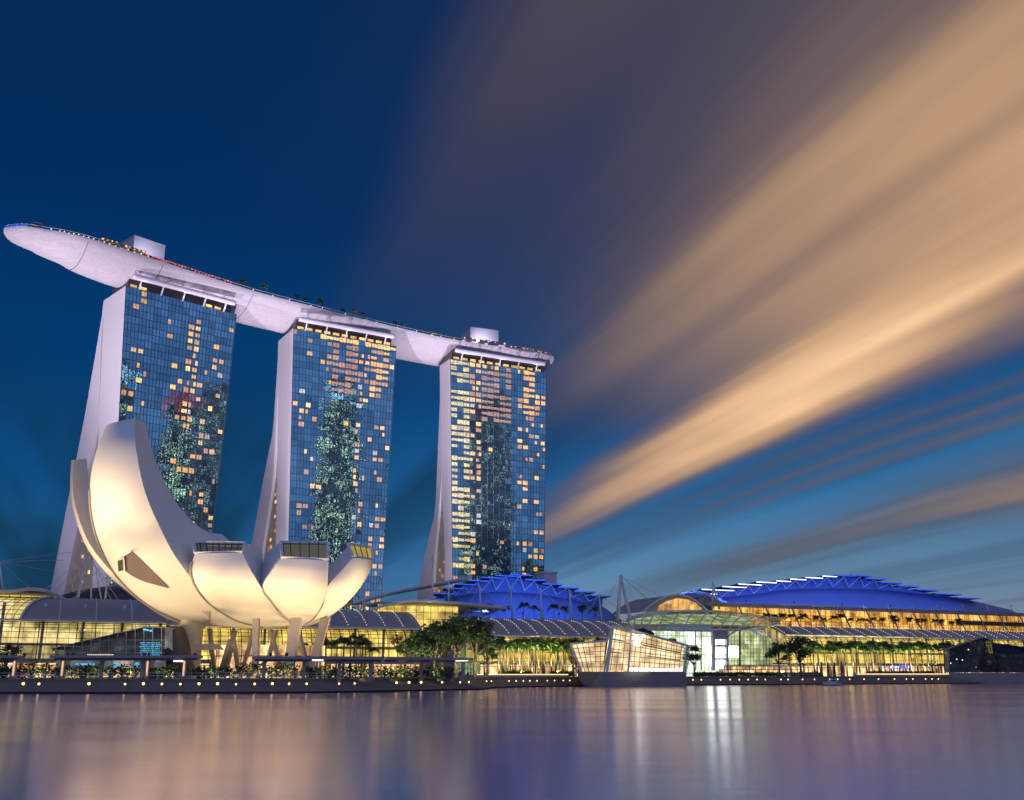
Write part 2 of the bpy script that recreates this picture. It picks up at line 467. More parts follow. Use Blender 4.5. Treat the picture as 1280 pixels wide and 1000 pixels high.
# ================================================================== SETTING: water, ground
def water_material():
    m, nt, b = mat_new('still_night_water')
    N, L = nt.nodes, nt.links
    b.inputs['Base Color'].default_value = (.085, .050, .36, 1)  # violet of reflected show lights put into base and gloss colour
    b.inputs['IOR'].default_value = 1.75
    b.inputs['Specular IOR Level'].default_value = .6
    t = N.new('ShaderNodeTexCoord')
    mp = N.new('ShaderNodeMapping'); mp.inputs['Scale'].default_value = (.010, .055, 1)
    L.new(t.outputs['Object'], mp.inputs[0])
    n = N.new('ShaderNodeTexNoise'); n.inputs['Scale'].default_value = 1.0; n.inputs['Detail'].default_value = 4
    L.new(mp.outputs[0], n.inputs['Vector'])
    mr = N.new('ShaderNodeMapRange'); mr.inputs['From Min'].default_value = .35; mr.inputs['From Max'].default_value = .65
    mr.inputs['To Min'].default_value = .15; mr.inputs['To Max'].default_value = .20
    L.new(n.outputs['Fac'], mr.inputs['Value'])
    L.new(mr.outputs[0], b.inputs['Roughness'])
    mp2 = N.new('ShaderNodeMapping'); mp2.inputs['Scale'].default_value = (.25, .7, 1)
    L.new(t.outputs['Object'], mp2.inputs[0])
    n2 = N.new('ShaderNodeTexNoise'); n2.inputs['Scale'].default_value = 1.0; n2.inputs['Detail'].default_value = 3
    L.new(mp2.outputs[0], n2.inputs['Vector'])
    bp = N.new('ShaderNodeBump'); bp.inputs['Strength'].default_value = .015; bp.inputs['Distance'].default_value = .5
    L.new(n2.outputs['Fac'], bp.inputs['Height'])
    L.new(bp.outputs[0], b.inputs['Normal'])
    gl = N.new('ShaderNodeBsdfGlossy'); gl.inputs['Color'].default_value = (1.0, .87, .95, 1)
    L.new(mr.outputs[0], gl.inputs['Roughness']); L.new(bp.outputs[0], gl.inputs['Normal'])
    mx = N.new('ShaderNodeMixShader'); mx.inputs[0].default_value = .55
    L.new(b.outputs[0], mx.inputs[1]); L.new(gl.outputs[0], mx.inputs[2]); L.new(mx.outputs[0], N['Material Output'].inputs[0])
    return m
MAT['water'] = water_material()
mb = MB()
mb.face((-3000, -900, 0), (3000, -900, 0), (3000, 3000, 0), (-3000, 3000, 0))
struct(mb.build('water', 'water'))

# shoreline (x, y), left to right
SHORE = [(-420, 186), (-130, 180.5), (-95, 179.5), (-47, 179.5), (-34, 186), (-26, 195), (-16, 208), (-6, 222), (-5, 236), (-4, 250), (4, 262), (15, 276), (40, 294)] + \
        [(M(s, -35, 0).x, M(s, -35, 0).y) for s in (-20, 10, 60, 140, 240, 420)]
inland = [(M(420, 260, 0).x, M(420, 260, 0).y), (-900, 1400), (-900, 200)]
mb = MB()
top = [Vector((x, y, GZ)) for x, y in SHORE] ; n = len(top)
# ground slab: offset the deck steps 5 m inland on the left part
def inset(pts, dd):
    out = []
    for i, (x, y) in enumerate(pts):
        x0, y0 = pts[max(i - 1, 0)]; x1, y1 = pts[min(i + 1, len(pts) - 1)]
        dx, dy = x1 - x0, y1 - y0; l = math.hypot(dx, dy)
        out.append((x - dy / l * dd, y + dx / l * dd))
    return out
edge = inset(SHORE, 6.0)
poly = [Vector((x, y, -1)) for x, y in edge] + [Vector((900, 900, -1)), Vector((900, 1700, -1)), Vector((-1300, 1700, -1)), Vector((-1300, 186, -1))]
mb.prism(poly, (0, 0, GZ + 1))
struct(mb.build('ground', 'paving'))
# stepped timber boardwalk: three treads down to the water
steps = [(0.0, 2.0, .25, .55), (1.9, 3.6, .25, .95), (3.5, 5.0, .25, 1.35), (4.9, 6.3, .3, 1.8)]
mb = MB()
for d0, d1, z0, z1 in steps:
    a, b2 = inset(SHORE, d0), inset(SHORE, d1)
    for i in range(len(SHORE) - 1):
        q = [a[i], a[i + 1], b2[i + 1], b2[i]]
        mb.hexa([(x, y, z0) for x, y in q], [(x, y, z1) for x, y in q])
struct(mb.build('boardwalk', 'deck'))
mb = MB()
pin = inset(SHORE, .8); pin2 = inset(SHORE, 5.8)
for i in range(len(SHORE) - 1):
    q = [pin[i], pin[i + 1], pin2[i + 1], pin2[i]]
    mb.hexa([(x, y, -1) for x, y in q], [(x, y, .24) for x, y in q])
struct(mb.build('quay_base', 'deck_dark'))
# far bank of the city, behind the viewer to the right
mb = MB()
mb.prism([Vector((330, -320, -1)), Vector((820, -320, -1)), Vector((820, 330, -1)), Vector((470, 330, -1))], (0, 0, 3))
struct(mb.build('far_bank', 'paving'))

# ================================================================== HOTEL TOWERS
def facade_glass(name, tint):
    m, nt, b = mat_new(name)
    N, L = nt.nodes, nt.links
    t = N.new('ShaderNodeTexCoord')
    n = N.new('ShaderNodeTexWhiteNoise')
    geo = N.new('ShaderNodeNewGeometry')
    n.noise_dimensions = '1D'
    L.new(geo.outputs['Random Per Island'], n.inputs['W'])
    mx = N.new('ShaderNodeMix'); mx.data_type = 'RGBA'
    L.new(n.outputs['Value'], mx.inputs[0])
    mx.inputs[6].default_value = (*[c * .72 for c in tint], 1); mx.inputs[7].default_value = (*[min(1, c * 1.2) for c in tint], 1)
    L.new(mx.outputs[2], b.inputs['Base Color'])
    b.inputs['Metallic'].default_value = .92
    b.inputs['Roughness'].default_value = .012
    ns = N.new('ShaderNodeTexNoise'); ns.inputs['Scale'].default_value = .55; ns.inputs['Detail'].default_value = 2
    L.new(t.outputs['Object'], ns.inputs['Vector'])
    bp = N.new('ShaderNodeBump'); bp.inputs['Strength'].default_value = .03; bp.inputs['Distance'].default_value = .4
    L.new(ns.outputs['Fac'], bp.inputs['Height']); L.new(bp.outputs[0], b.inputs['Normal'])
    return m
MAT['facade'] = facade_glass('coated_blue_glass', (.22, .50, .68))

ZT = 185.5
NB, NF = 16, 50                                                   # bays and storeys of a glass front
def hotel_tower(k, L_px, R_px, Lb, Rb, front_l, back_r, back_l, label, lit):
    TL, TR = atZ(*L_px, ZT), atZ(*R_px, ZT)
    ang = math.atan2(TR.y - TL.y, TR.x - TL.x)
    U = Vector((math.cos(ang), math.sin(ang), 0)); Nn = Vector((-U.y, U.x, 0))
    def bottom(px, top):
        p = at_plane(px, 790, TL, Nn)
        t = (top.z - GZ) / (top.z - p.z)
        return top + (p - top) * t
    BL, BR = bottom(Lb, TL), bottom(Rb, TR)
    t_root = thing('hotel_tower', label, 'hotel tower', ((BL + BR) / 2))
    def le(z): return lerp(BL, TL, (z - GZ) / (ZT - GZ))
    def re(z): return lerp(BR, TR, (z - GZ) / (ZT - GZ))
    def depth(px, py):
        o = TL
        for _ in range(4):
            p = at_plane(px, py, o, U)
            o = le(p.z)
        return (p.z, (p - o).dot(Nn))
    def table(pts):
        t = sorted(depth(*p) for p in pts)
        return t
    F, BR_, BL_ = table(front_l), table(back_r), table(back_l)
    # end-wall profile of each leg, swept from the left end to the right end
    zs = [GZ + (ZT - GZ) * i / 24 for i in range(25)]
    def ext(tab, z):
        if z < tab[0][0] and len(tab) > 1:
            (a, va), (b, vb) = tab[0], tab[1]
            return va + (vb - va) * (z - a) / (b - a)
        return interp(tab, z)
    def leg(name, d0, d1, z0=None):
        mb = MB(); rows = []
        for z in zs:
            if z0 is not None and z > z0 + .1: break
            a, b = d0(z), d1(z)
            if b - a < .3: b = a + .3
            rows.append([le(z) + Nn * a, re(z) + Nn * a, re(z) + Nn * b, le(z) + Nn * b])
        mb.grid(rows, True)
        mb.face(*reversed(rows[0])); mb.face(*rows[-1])
        return mb.build(name, 'white_wall', t_root)
    leg('front_leg', lambda z: .35, lambda z: max(2.5, ext(F, z)))
    zsplit = max(BR_[-1][0], 20)
    leg('rear_leg', lambda z: max(ext(BR_, z), ext(F, z) + .02) if z < zsplit else ext(F, z) + .02, lambda z: max(ext(BL_, z), ext(F, z) + .5))
    # glazed link between the legs, set back from the end walls
    mb = MB(); rows = []
    for z in zs:
        if z > zsplit: break
        a, b = ext(F, z) - .2, ext(BR_, z) + .2
        rows.append([le(z) + U * 1.6 + Nn * a, le(z) + U * 1.6 + Nn * max(b, a + .05)])
    mb.grid(rows)
    mb.build('link_glazing', 'room_dim', t_root)
    rnd = random.Random(40 + k)
    for zz in range(6, int(zsplit * .62), 4):                     # lit landings in the link
        if rnd.random() < .72:
            a, b = ext(F, zz), ext(BR_, zz)
            if b - a > 3:
                c = lerp(a, b, rnd.uniform(.25, .75))
                p = le(zz) + U * 1.45 + Nn * c
                mb = MB(); mb.box(p, (.2, 2.4, 1.7), ang)
                mb.build('landing_window', rnd.choice(('w1', 'w2', 'w3')), t_root)
    # glass front: every panel a separate, slightly mis-set pane
    def fp(u, v, d=0.0):                                          # u 0..1 across, v 0..1 up
        z = GZ + (ZT - GZ) * v
        return lerp(le(z), re(z), u) - Nn * d
    mb = MB()
    for i in range(NB):
        for j in range(NF):
            g = .03
            tx, ty = rnd.gauss(0, .012), rnd.gauss(0, .012)
            pts = []
            for uu, vv in ((i + g, j + g), (i + 1 - g, j + g), (i + 1 - g, j + 1 - g), (i + g, j + 1 - g)):
                du, dv = uu - i - .5, vv - j - .5
                pts.append(fp(uu / NB, vv / NF, .12 + tx * du + ty * dv))
            mb.face(*pts)
    mb.build('glass_front', 'facade', t_root, fix=False)
    mb = MB()
    for i in range(NB + 1):
        mb.bar(fp(i / NB, 0, .26), fp(i / NB, 1, .26), .16 if i % 4 else .34, .25)
        if i < NB: mb.bar(fp((i + .5) / NB, 0, .26), fp((i + .5) / NB, 1, .26), .09, .2)
    for j in range(NF + 1):
        mb.bar(fp(0, j / NF, .22), fp(1, j / NF, .22), .22, .13)
    mb.build('mullion_grid', 'mullion', t_root)
    # lit rooms, plus glowing panes in place of mirrored glitter
    bw, fh = (TR - TL).length / NB, (ZT - GZ) / NF
    cells = []
    for j in range(6, NF):
        for i in range(NB):
            p = lit(i / NB, j / NF)
            mo = None
            if isinstance(p, tuple): p, mo = p
            if rnd.random() < p: cells.append((i, j, mo))
    rnd.shuffle(cells)
    protos = {}
    rest = {m: MB() for m in ('w1', 'w2', 'w3', 'w4', 'w5', 'w6')}
    lw = 0.0
    for idx, (i, j, mo) in enumerate(cells):
        top_rows = j / NF > .84
        mk = rnd.choices(('w1', 'w2', 'w3', 'w4'), (.36, .28, .28, .08) if not top_rows else (.4, .2, .38, .02))[0]
        wide = rnd.choice((.36, .62, .66, .8)); hh = rnd.choice((.52, .6, .66))
        if mo: mk, wide, hh = mo, .94, rnd.choice((.4, .55, .7))
        c = fp((i + (.5 if wide > .5 else rnd.choice((.28, .72)))) / NB, (j + .47) / NF, .15)
        # narrower bays lower down as the front tapers
        wv = (re(c.z) - le(c.z)).length / NB * wide
        if idx < 90:
            mb = MB(); mb.box(c, (wv, .14, fh * hh), ang)
            if wide > .6: pass
            mb.build('lit_window', mk, t_root)
        else:
            rest[mk].box(c, (wv, .14, fh * hh), ang)
    allm = MB()
    for mk, r_ in rest.items():
        if r_.v:
            o = r_.build('lit_window_rows', mk, t_root); o['kind'] = 'stuff'
    # crown under the roof deck: recessed dark storey, gold light cove, brackets, pale tube
    mb = MB()
    a0, a1 = TL + U * 2 + Nn * 2.5, TR - U * 2 + Nn * 2.5
    mb.prism([a0, a1, a1 + Nn * 20, a0 + Nn * 20], (0, 0, 5.2))
    mb.build('crown_storey', 'roof_dark', t_root)
    for q in range(11):
        if rnd.random() < (.45 if k == 0 else .95):
            p = lerp(a0, a1, (q + .5) / 11) - Nn * .2 + Vector((0, 0, 1.6))
            mb = MB(); mb.box(p, (bw * .9, .3, 1.5), ang)
            mb.build('crown_light', 'w2', t_root)
    mb = MB()
    p0, p1 = TL + U * 3 - Nn * 3.2 + Vector((0, 0, 4.6)), TR - U * 4 - Nn * 3.2 + Vector((0, 0, 4.6))
    mb.tube([p0 - U * 1.2, p0, lerp(p0, p1, .5), p1, p1 + U * 1.2], 1.35, 14)
    mb.build('roof_tube', 'hull', t_root, True)
    for q in range(5):
        p = lerp(p0, p1, (q + .3) / 4.6)
        mb = MB()
        mb.bar(p - Vector((0, 0, 5)) + Nn * 3.0, p, .6)
        mb.bar(p, p + Nn * 5 + Vector((0, 0, 1.0)), .6)
        mb.build('bracket', 'steel', t_root)
    return t_root, TL, TR, U, Nn

def lit1(u, v):
    p = .02
    if u > .55: p = .24
    if .55 < u < .64 and .62 < v < .95: p = .8
    if u > .66 and v > .84: p = .08
    if u < .25 and .5 < v < .85: p = .3
    if v > .93 and u < .3: p = .2
    if v < .35 and u > .6: p = .22
    return p
def lit2(u, v):
    p = .12
    if v > .84: p = .5
    if v > .965: p = (1.0, 'w2')
    elif v > .80 and .33 < u < .66: p = (.85, 'w5')
    elif v > .82 and (.1 < u < .25 or .72 < u < .9): p = (.8, 'w1')
    if .30 < u < .58 and v < .80: p = .015
    if u > .58 and v < .82: p = .25
    if .58 < u < .66 and v > .5: p = .55
    if u < .25 and v > .4: p = .2
    return p
def lit3(u, v):
    p = .05
    if v > .80 and u < .60: p = .6
    if .30 < u < .60 and .76 < v < .97: p = (.95, 'w5')
    if u < .13: p = (.75, 'w6') if v > .3 else .3  # mirrored gold glitter drawn as glowing panes
    elif u < .26: p = .62 if v > .55 else .33
    if u > .64: p = .34
    if u > .64 and v > .78: p = .4
    if .70 < u < .85 and v > .82: p = (.8, 'w1')
    if .28 < u < .62 and v < .80: p = .012
    return p
T1 = hotel_tower(0, (157.5, 357), (295.3, 393), 134, 251,
    [(131, 362), (127, 450), (123.7, 520), (120, 620), (116, 718)],
    [(127.5, 400), (124, 500), (114, 567), (96, 664), (82.4, 729.6)],
    [(129, 385), (118, 450), (106, 520), (86, 620), (64, 734)],
    'nearest blue glass hotel tower with few lit windows, behind the white petals at the left', lit1)
T2 = hotel_tower(1, (367, 410), (495, 433), 358, 474,
    [(348, 417), (347, 540), (346.6, 600), (345, 672)],
    [(347.5, 480), (344.5, 547), (341.4, 600), (330, 674)],
    [(348, 440), (341, 540), (329, 600), (315, 678)],
    'middle of the three glass hotel towers, gold lights along its top storeys', lit2)
T3 = hotel_tower(2, (563, 448), (683, 466), 566, 678.5,
    [(550, 458), (551, 560), (553, 628), (556, 690), (556, 724)],
    [(552, 600), (543.6, 690), (541.5, 724)],
    [(550, 500), (544, 640), (531.6, 690), (523.7, 734)],
    'farthest glass hotel tower on the right, gold windows down its left edge', lit3)

# ================================================================== ROOF DECK SHIP
near = [atZ(px, py, 200) for px, py in ((5, 286), (28, 283.5), (58, 287.5), (100, 295.5), (150, 310.5), (215, 331.5), (300, 359), (350, 373), (450, 398.5), (540, 419.5), (600, 430), (660, 438), (692, 446))]
NS = 90
rim = cat_rom([Vector((p.x, p.y, 0)) for p in near], NS)
# arc length
acc = [0.0]
for a, b in zip(rim, rim[1:]): acc.append(acc[-1] + (b - a).length)
LEN = acc[-1]
SW, SD = 36.0, 9.6
sp = thing('roof_deck_ship', 'long pale boat shaped roof deck lying across the tops of all three towers', 'sky deck', lerp(rim[0], rim[-1], .5) + Vector((0, 0, 187)))
secs = []
tans = []
for i, p in enumerate(rim):
    t = (rim[min(i + 2, NS - 1)] - rim[max(i - 2, 0)]).normalized()
    tans.append(t)
for i in range(10): tans[i] = tans[11]
def wid(l):
    a, b = 70.0, 11.0
    if l < a: f = math.sqrt(max(0, 1 - ((a - l) / a) ** 2)) ** 1.15
    elif LEN - l < b: f = math.sqrt(max(0, 1 - ((b - (LEN - l)) / b) ** 2))
    else: f = 1
    return max(.02, f)
hull_rows, deck_rows = [], []
NQ = 20
for i, p in enumerate(rim):
    l = acc[i]; f = wid(l); t = tans[i]
    nrm = Vector((-t.y, t.x, 0))
    w = SW * f
    dpt = SD * (f ** .95 if l < LEN / 2 else f ** .4)
    row = []
    for q in range(NQ + 1):
        x = -1 + 2 * q / NQ
        row.append(p + nrm * (w * (x + 1) / 2) + Vector((0, 0, 198.6 - dpt * (1 - abs(x) ** 2.3))))
    hull_rows.append([p + Vector((0, 0, 200.3))] + row + [p + nrm * w + Vector((0, 0, 200.3))])
    deck_rows.append([p + nrm * (w * x) + Vector((0, 0, 199.7)) for x in (0.004, .25, .5, .75, .996)])
def hull_material():
    m, nt, b = mat_new('ribbed_hull_cladding')
    N, L = nt.nodes, nt.links
    t = N.new('ShaderNodeTexCoord')
    n = N.new('ShaderNodeTexNoise'); n.inputs['Scale'].default_value = .5; n.inputs['Detail'].default_value = 6
    mp = N.new('ShaderNodeMapping'); mp.inputs['Rotation'].default_value = (0, 0, R(-36)); mp.inputs['Scale'].default_value = (.12, 2.2, 5.0)
    L.new(t.outputs['Object'], mp.inputs[0]); L.new(mp.outputs[0], n.inputs['Vector'])
    cr = N.new('ShaderNodeValToRGB')
    cr.color_ramp.elements[0].position = .35; cr.color_ramp.elements[0].color = (.58, .54, .57, 1)
    cr.color_ramp.elements[1].position = .62; cr.color_ramp.elements[1].color = (.68, .63, .67, 1)
    L.new(n.outputs['Fac'], cr.inputs[0]); L.new(cr.outputs[0], b.inputs['Base Color'])
    b.inputs['Roughness'].default_value = .45
    wv = N.new('ShaderNodeTexWave'); wv.inputs['Scale'].default_value = .30; wv.inputs['Distortion'].default_value = 1.0; wv.bands_direction = 'Z'
    L.new(mp.outputs[0], wv.inputs['Vector'])
    bp = N.new('ShaderNodeBump'); bp.inputs['Strength'].default_value = .35; bp.inputs['Distance'].default_value = .3
    L.new(wv.outputs['Fac'], bp.inputs['Height']); L.new(bp.outputs[0], b.inputs['Normal'])
    return m
MAT['ship'] = hull_material()
mb = MB(); mb.grid(hull_rows)
mb.build('hull', 'ship', sp, True)
mb = MB(); mb.grid(deck_rows)
mb.build('deck', 'paving', sp)
# glass balustrade with rail
mb = MB(); mb.tube([p + Vector((0, 0, 201.5)) for p in rim[1:-1]], .09, 5)
mb.build('handrail', 'steel', sp)
mb = MB()
for i in range(1, NS - 2): mb.face(rim[i] + Vector((0, 0, 200.32)), rim[i + 1] + Vector((0, 0, 200.32)), rim[i + 1] + Vector((0, 0, 201.42)), rim[i] + Vector((0, 0, 201.42)))
mb.build('balustrade', 'glass', sp)
# joint lines between the hull sections
for li in (24, 36, 47, 60, 72):
    mb = MB(); mb.tube([v - Vector((0, 0, .04)) for v in hull_rows[li][1:-1]], .13, 5)
    mb.build('joint', 'dark_metal', sp)
for qi in (3, 6, 9, 12, 15):
    mb = MB(); mb.tube([r_[qi] - Vector((0, 0, .0)) for r_ in hull_rows[1:-1]], .08, 4)
    mb.build('strake', 'ship', sp)
def on_deck(px, py, back=8.0, z=199.7):
    """deck spot `back` metres in from the near rim at the given bearing"""
    best = min(range(NS), key=lambda i: abs((rim[i].x / rim[i].y) - (lambda q: q[0] / q[1])(ray(px, py))))
    t = tans[best]; n_ = Vector((-t.y, t.x, 0))
    p = rim[best] + n_ * back * min(1, wid(acc[best]) * 1.0)
    return Vector((p.x, p.y, z)), t, n_, math.atan2(t.y, t.x)
def roof_box(px0, px1, back, dpt, h, label):
    p, t, n_, a = on_deck(px0, 320, back); q, *_ = on_deck(px1, 320, back)
    o = thing('lift_core', label, 'rooftop block', lerp(p, q, .5))
    mb = MB(); mb.prism([p, q, q + n_ * dpt, p + n_ * dpt], (0, 0, h)); mb.build('block', 'white_wall', o)
    mb = MB()
    e = .25
    mb.prism([p - t * e - n_ * e + Vector((0, 0, h)), q + t * e - n_ * e + Vector((0, 0, h)), q + t * e + n_ * (dpt + e) + Vector((0, 0, h)), p - t * e + n_ * (dpt + e) + Vector((0, 0, h))], (0, 0, .5))
    mb.build('parapet', 'white_wall', o)
roof_box(184, 229, 17, 13, 17, 'plain pale block standing on the roof deck above the nearest tower')
roof_box(601, 634, 14, 16, 15.5, 'pale block on the roof deck near its blunt right end')
def pavilion(px0, px1, back, h, roofmat, lightmat, name, label, dpt=6.0, posts=9):
    P0 = on_deck(px0, 300, back); P1 = on_deck(px1, 300, back)
    a, b = P0[0], P1[0]; n_ = (P0[2] + P1[2]).normalized()
    o = thing(name, label, 'rooftop pavilion', lerp(a, b, .5))
    segs = 10; pts = [on_deck(lerp(px0, px1, i / segs), 300, back)[0] for i in range(segs + 1)]
    mb = MB()
    for u, v in zip(pts, pts[1:]):
        mb.hexa([u + Vector((0, 0, h)), v + Vector((0, 0, h)), v + n_ * dpt + Vector((0, 0, h + .3)), u + n_ * dpt + Vector((0, 0, h + .3))],
                [u + Vector((0, 0, h + .35)), v + Vector((0, 0, h + .35)), v + n_ * dpt + Vector((0, 0, h + .65)), u + n_ * dpt + Vector((0, 0, h + .65))])
    mb.build('roof', roofmat, o)
    for i in range(posts):
        f = (i + .5) / posts * segs; k2 = min(int(f), segs - 1)
        c = lerp(pts[k2], pts[k2 + 1], f - k2)
        mb = MB(); mb.bar(c + n_ * .3, c + n_ * .3 + Vector((0, 0, h)), .25)
        mb.build('post', 'steel', o)
    nL = int((b - a).length / 1.7)
    for i in range(nL):
        f = (i + .5) / nL * segs; k2 = min(int(f), segs - 1)
        c = lerp(pts[k2], pts[k2 + 1], f - k2)
        if random.random() < .85:
            mb = MB(); mb.box(c - n_ * .12 + Vector((0, 0, h - .1 + random.uniform(-.5, .25))), (random.uniform(.5, 1.2), .3, random.uniform(.4, .9)), P0[3])
            mb.build('lamp', lightmat, o)
    mb = MB()
    for i in range(segs):
        if random.random() < .8:
            mb.box(lerp(pts[i], pts[i + 1], .5) + n_ * 1.5 + Vector((0, 0, h * .45)), ((b - a).length / segs * .7, .3, h * .5), P0[3])
    mb.build('bar_front', 'w3' if lightmat != 'strip_pink' else 'strip_pink', o)
    return o
pavilion(128, 188, 3, 4.0, 'roof', 'w2', 'viewing_pavilion', 'low roof deck bar with gold lights left of the pale rooftop block')
pavilion(190, 297, 4.5, 3.6, 'roof_dark', 'strip_red', 'red_lit_terrace', 'long roof deck terrace edged with red lamps right of the nearest rooftop block', 5, 14)
pavilion(583, 634, 3, 4.2, 'roof', 'strip_pink', 'rooftop_restaurant', 'roof deck restaurant with white and pink lights in front of the far rooftop block', 8, 8)
pavilion(640, 686, 3, 2.6, 'roof', 'w1', 'rooftop_bar', 'small amber lit bar at the blunt right end of the roof deck', 6, 8)
# ================================================================== PLANTS (templates, copied where they stand)
def frond(mb, base, az, lift, ln, wd, rnd, n=8):
    """one arching palm frond: a rib of hanging leaflet pairs"""
    d = Vector((math.cos(az), math.sin(az), 0)); sd = Vector((-d.y, d.x, 0))
    pts = []
    for i in range(n + 1):
        t = i / n
        pts.append(base + d * ln * (t * math.cos(lift) * (1 - .12 * t)) + Vector((0, 0, ln * (math.sin(lift) * t - .62 * t * t))))
    for i in range(n):
        t = (i + .5) / n
        w_ = wd * (math.sin(math.pi * min(1, .12 + t * .88)) ** .6)
        for s_ in (-1, 1):
            for hh in (0, .33, .66):
                a = lerp(pts[i], pts[i + 1], hh); b = lerp(pts[i], pts[i + 1], hh + .36)
                tip = a + sd * s_ * w_ * rnd.uniform(.8, 1.1) + d * w_ * .45 - Vector((0, 0, w_ * rnd.uniform(.35, .75)))
                mb.face(a, b, tip)
    mb.bar(pts[0], pts[n // 2], .07)
    mb.bar(pts[n // 2], pts[n], .05)
def make_palm(label, group, h, rad, seed, loc, mat='palm', nf=15):
    rnd = random.Random(seed)
    o = thing('palm_tree', label, 'palm tree', loc, group)
    L0 = Vector(loc)
    mb = MB()
    lean = Vector((rnd.uniform(-.4, .4), rnd.uniform(-.4, .4), 0))
    mb.tube([L0 + lean * (t * t) + Vector((0, 0, h * t)) for t in (0, .06, .3, .6, .85, 1)], .22 * h / 8, 8, .13 * h / 8)
    mb.build('trunk', 'bark', o, True)
    mb = MB(); top = L0 + lean + Vector((0, 0, h))
    for i in range(nf):
        frond(mb, top, 2 * math.pi * i / nf * 1.618 * 2 + rnd.uniform(-.2, .2), rnd.uniform(.05, 1.25), rad * rnd.uniform(.85, 1.1), rad * .36, rnd)
    mb.build('crown', mat, o, fix=False)
    return o
def clump_leaves(mb, c, r, n, size, rnd, sz=.8):
    n = int(n * .72)
    for _ in range(n):
        while True:
            p = Vector((rnd.uniform(-1, 1), rnd.uniform(-1, 1), rnd.uniform(-1, 1)))
            if .12 < p.length < 1: break
        p = p * (.55 + .45 * p.length)
        q = Vector(c) + Vector((p.x * r, p.y * r, p.z * r * sz))
        a = Vector((rnd.gauss(0, 1), rnd.gauss(0, 1), rnd.gauss(0, .6))).normalized()
        b = a.cross(Vector((rnd.gauss(0, 1), rnd.gauss(0, 1), rnd.gauss(0, 1)))).normalized()
        s = size * rnd.uniform(.6, 1.3)
        mb.face(q - a * s, q - b * s * .5, q + a * s, q + b * s * .5)
def make_tree(label, group, h, rad, seed, loc, mat='leaf_dark', dens=1.0, trunk=.38):
    rnd = random.Random(seed); L0 = Vector(loc)
    o = thing('leafy_tree', label, 'tree', loc, group)
    mb = MB(); mbl = MB()
    fork = L0 + Vector((0, 0, h * trunk))
    mb.tube([L0, L0 + Vector((0, 0, h * trunk * .5)), fork], .03 * h, 8, .022 * h)
    for i in range(9):
        a = 2 * math.pi * i / 9 + rnd.uniform(-.3, .3)
        rr = rad * rnd.uniform(.35, .8); zz = h * rnd.uniform(.52, .88)
        if i == 8: rr, zz = rad * .1, h * .9
        tip = L0 + Vector((math.cos(a) * rr, math.sin(a) * rr, zz))
        mid = lerp(fork, tip, .5) + Vector((0, 0, -h * .02))
        mb.tube([fork - Vector((0, 0, h * .03)), mid, tip], .014 * h, 6, .004 * h)
        for _ in range(3):
            c = tip + Vector((rnd.uniform(-1, 1), rnd.uniform(-1, 1), rnd.uniform(-.4, .6))) * rad * .30
            clump_leaves(mbl, c, rad * rnd.uniform(.24, .38), int(95 * dens), .045 * h * .8, rnd, .75)
    mb.build('trunk', 'bark', o, True)
    mbl.build('crown', mat, o, fix=False)
    return o
def place(o, loc, rz=0.0, s=1.0, label=None, group=None, first=False):
    c = o if first else copy_tree(o)
    c.location = loc; c.rotation_euler = (0, 0, rz); c.scale = (s, s, s)
    if label: c['label'] = label
    if group: c['group'] = group
    return c

# ---- roof deck plants and parasols
rnd = random.Random(3)
deck_palm = make_palm('small palm standing on the roof deck between the towers', 'palms on the roof deck', 7.0, 3.2, 5, (0, 0, 0))
first = True
for px, s, bk in ((306, .8, 3), (313, .9, 5), (338, .95, 4), (381, .85, 4), (389, .9, 7), (411, 1.0, 4), (441, .7, 4), (448, .7, 6), (452, .8, 3), (461, .85, 5), (505, .7, 4), (513, .8, 6)):
    p, t, n_, a = on_deck(px, 350, bk)
    place(deck_palm, p, rnd.uniform(0, 6), s, first=first); first = False
def shrub(name, label, cat, loc, lx, ly, h, rz, mat, seed, size=.4, group=None, dens=1.0):
    r_ = random.Random(seed); L0 = Vector(loc)
    o = thing(name, label, cat, loc, group)
    mb = MB(); cs, sn = math.cos(rz), math.sin(rz)
    n = max(3, int(lx / (h * .9)))
    for i in range(n):
        x = -lx / 2 + lx * (i + .5) / n
        for y in ((-ly / 4, ly / 4) if ly > h else (0,)):
            c = L0 + Vector((x * cs - y * sn, x * sn + y * cs, h * .52))
            clump_leaves(mb, c, max(lx / n * .8, h * .55), int(130 * dens), size * 1.25, r_, .52 * h / max(lx / n * .8, h * .55) * 1.05)
    mb.build('foliage', mat, o, fix=False)
    mb = MB()
    for i in range(n):
        x = -lx / 2 + lx * (i + .5) / n
        c = L0 + Vector((x * cs, x * sn, 0))
        for _ in range(3):
            mb.bar(c, c + Vector((r_.uniform(-.3, .3) * h, r_.uniform(-.3, .3) * h, h * .7)), .06)
    mb.build('stem', 'bark', o)
    return o
for i, (px, ln) in enumerate(((530, 13), (547, 13), (565, 12))):
    p, t, n_, a = on_deck(px, 415, 3.5)
    shrub('roof_shrub', 'leafy planted bed on the roof deck left of the far pale block', 'shrub', p, ln, 4, 3.6, a, 'palm', 60 + i, .35, 'planted beds on the roof deck')
def parasol(px, py, bk, label, s=1.0):
    p, t, n_, a = on_deck(px, py, bk)
    o = thing('parasol', label, 'parasol', p)
    mb = MB(); mb.tube([p, p + Vector((0, 0, 4.0 * s))], .12, 6); mb.build('pole', 'steel', o)
    mb = MB(); rows = []
    for r_, z in ((.05, 4.3), (1.4, 4.1), (2.6, 3.6), (2.65, 3.4)):
        rows.append([p + Vector((math.cos(k * math.pi / 5) * r_ * s, math.sin(k * math.pi / 5) * r_ * s, z * s)) for k in range(10)])
    mb.grid(rows, True); mb.build('canopy', 'steel', o)
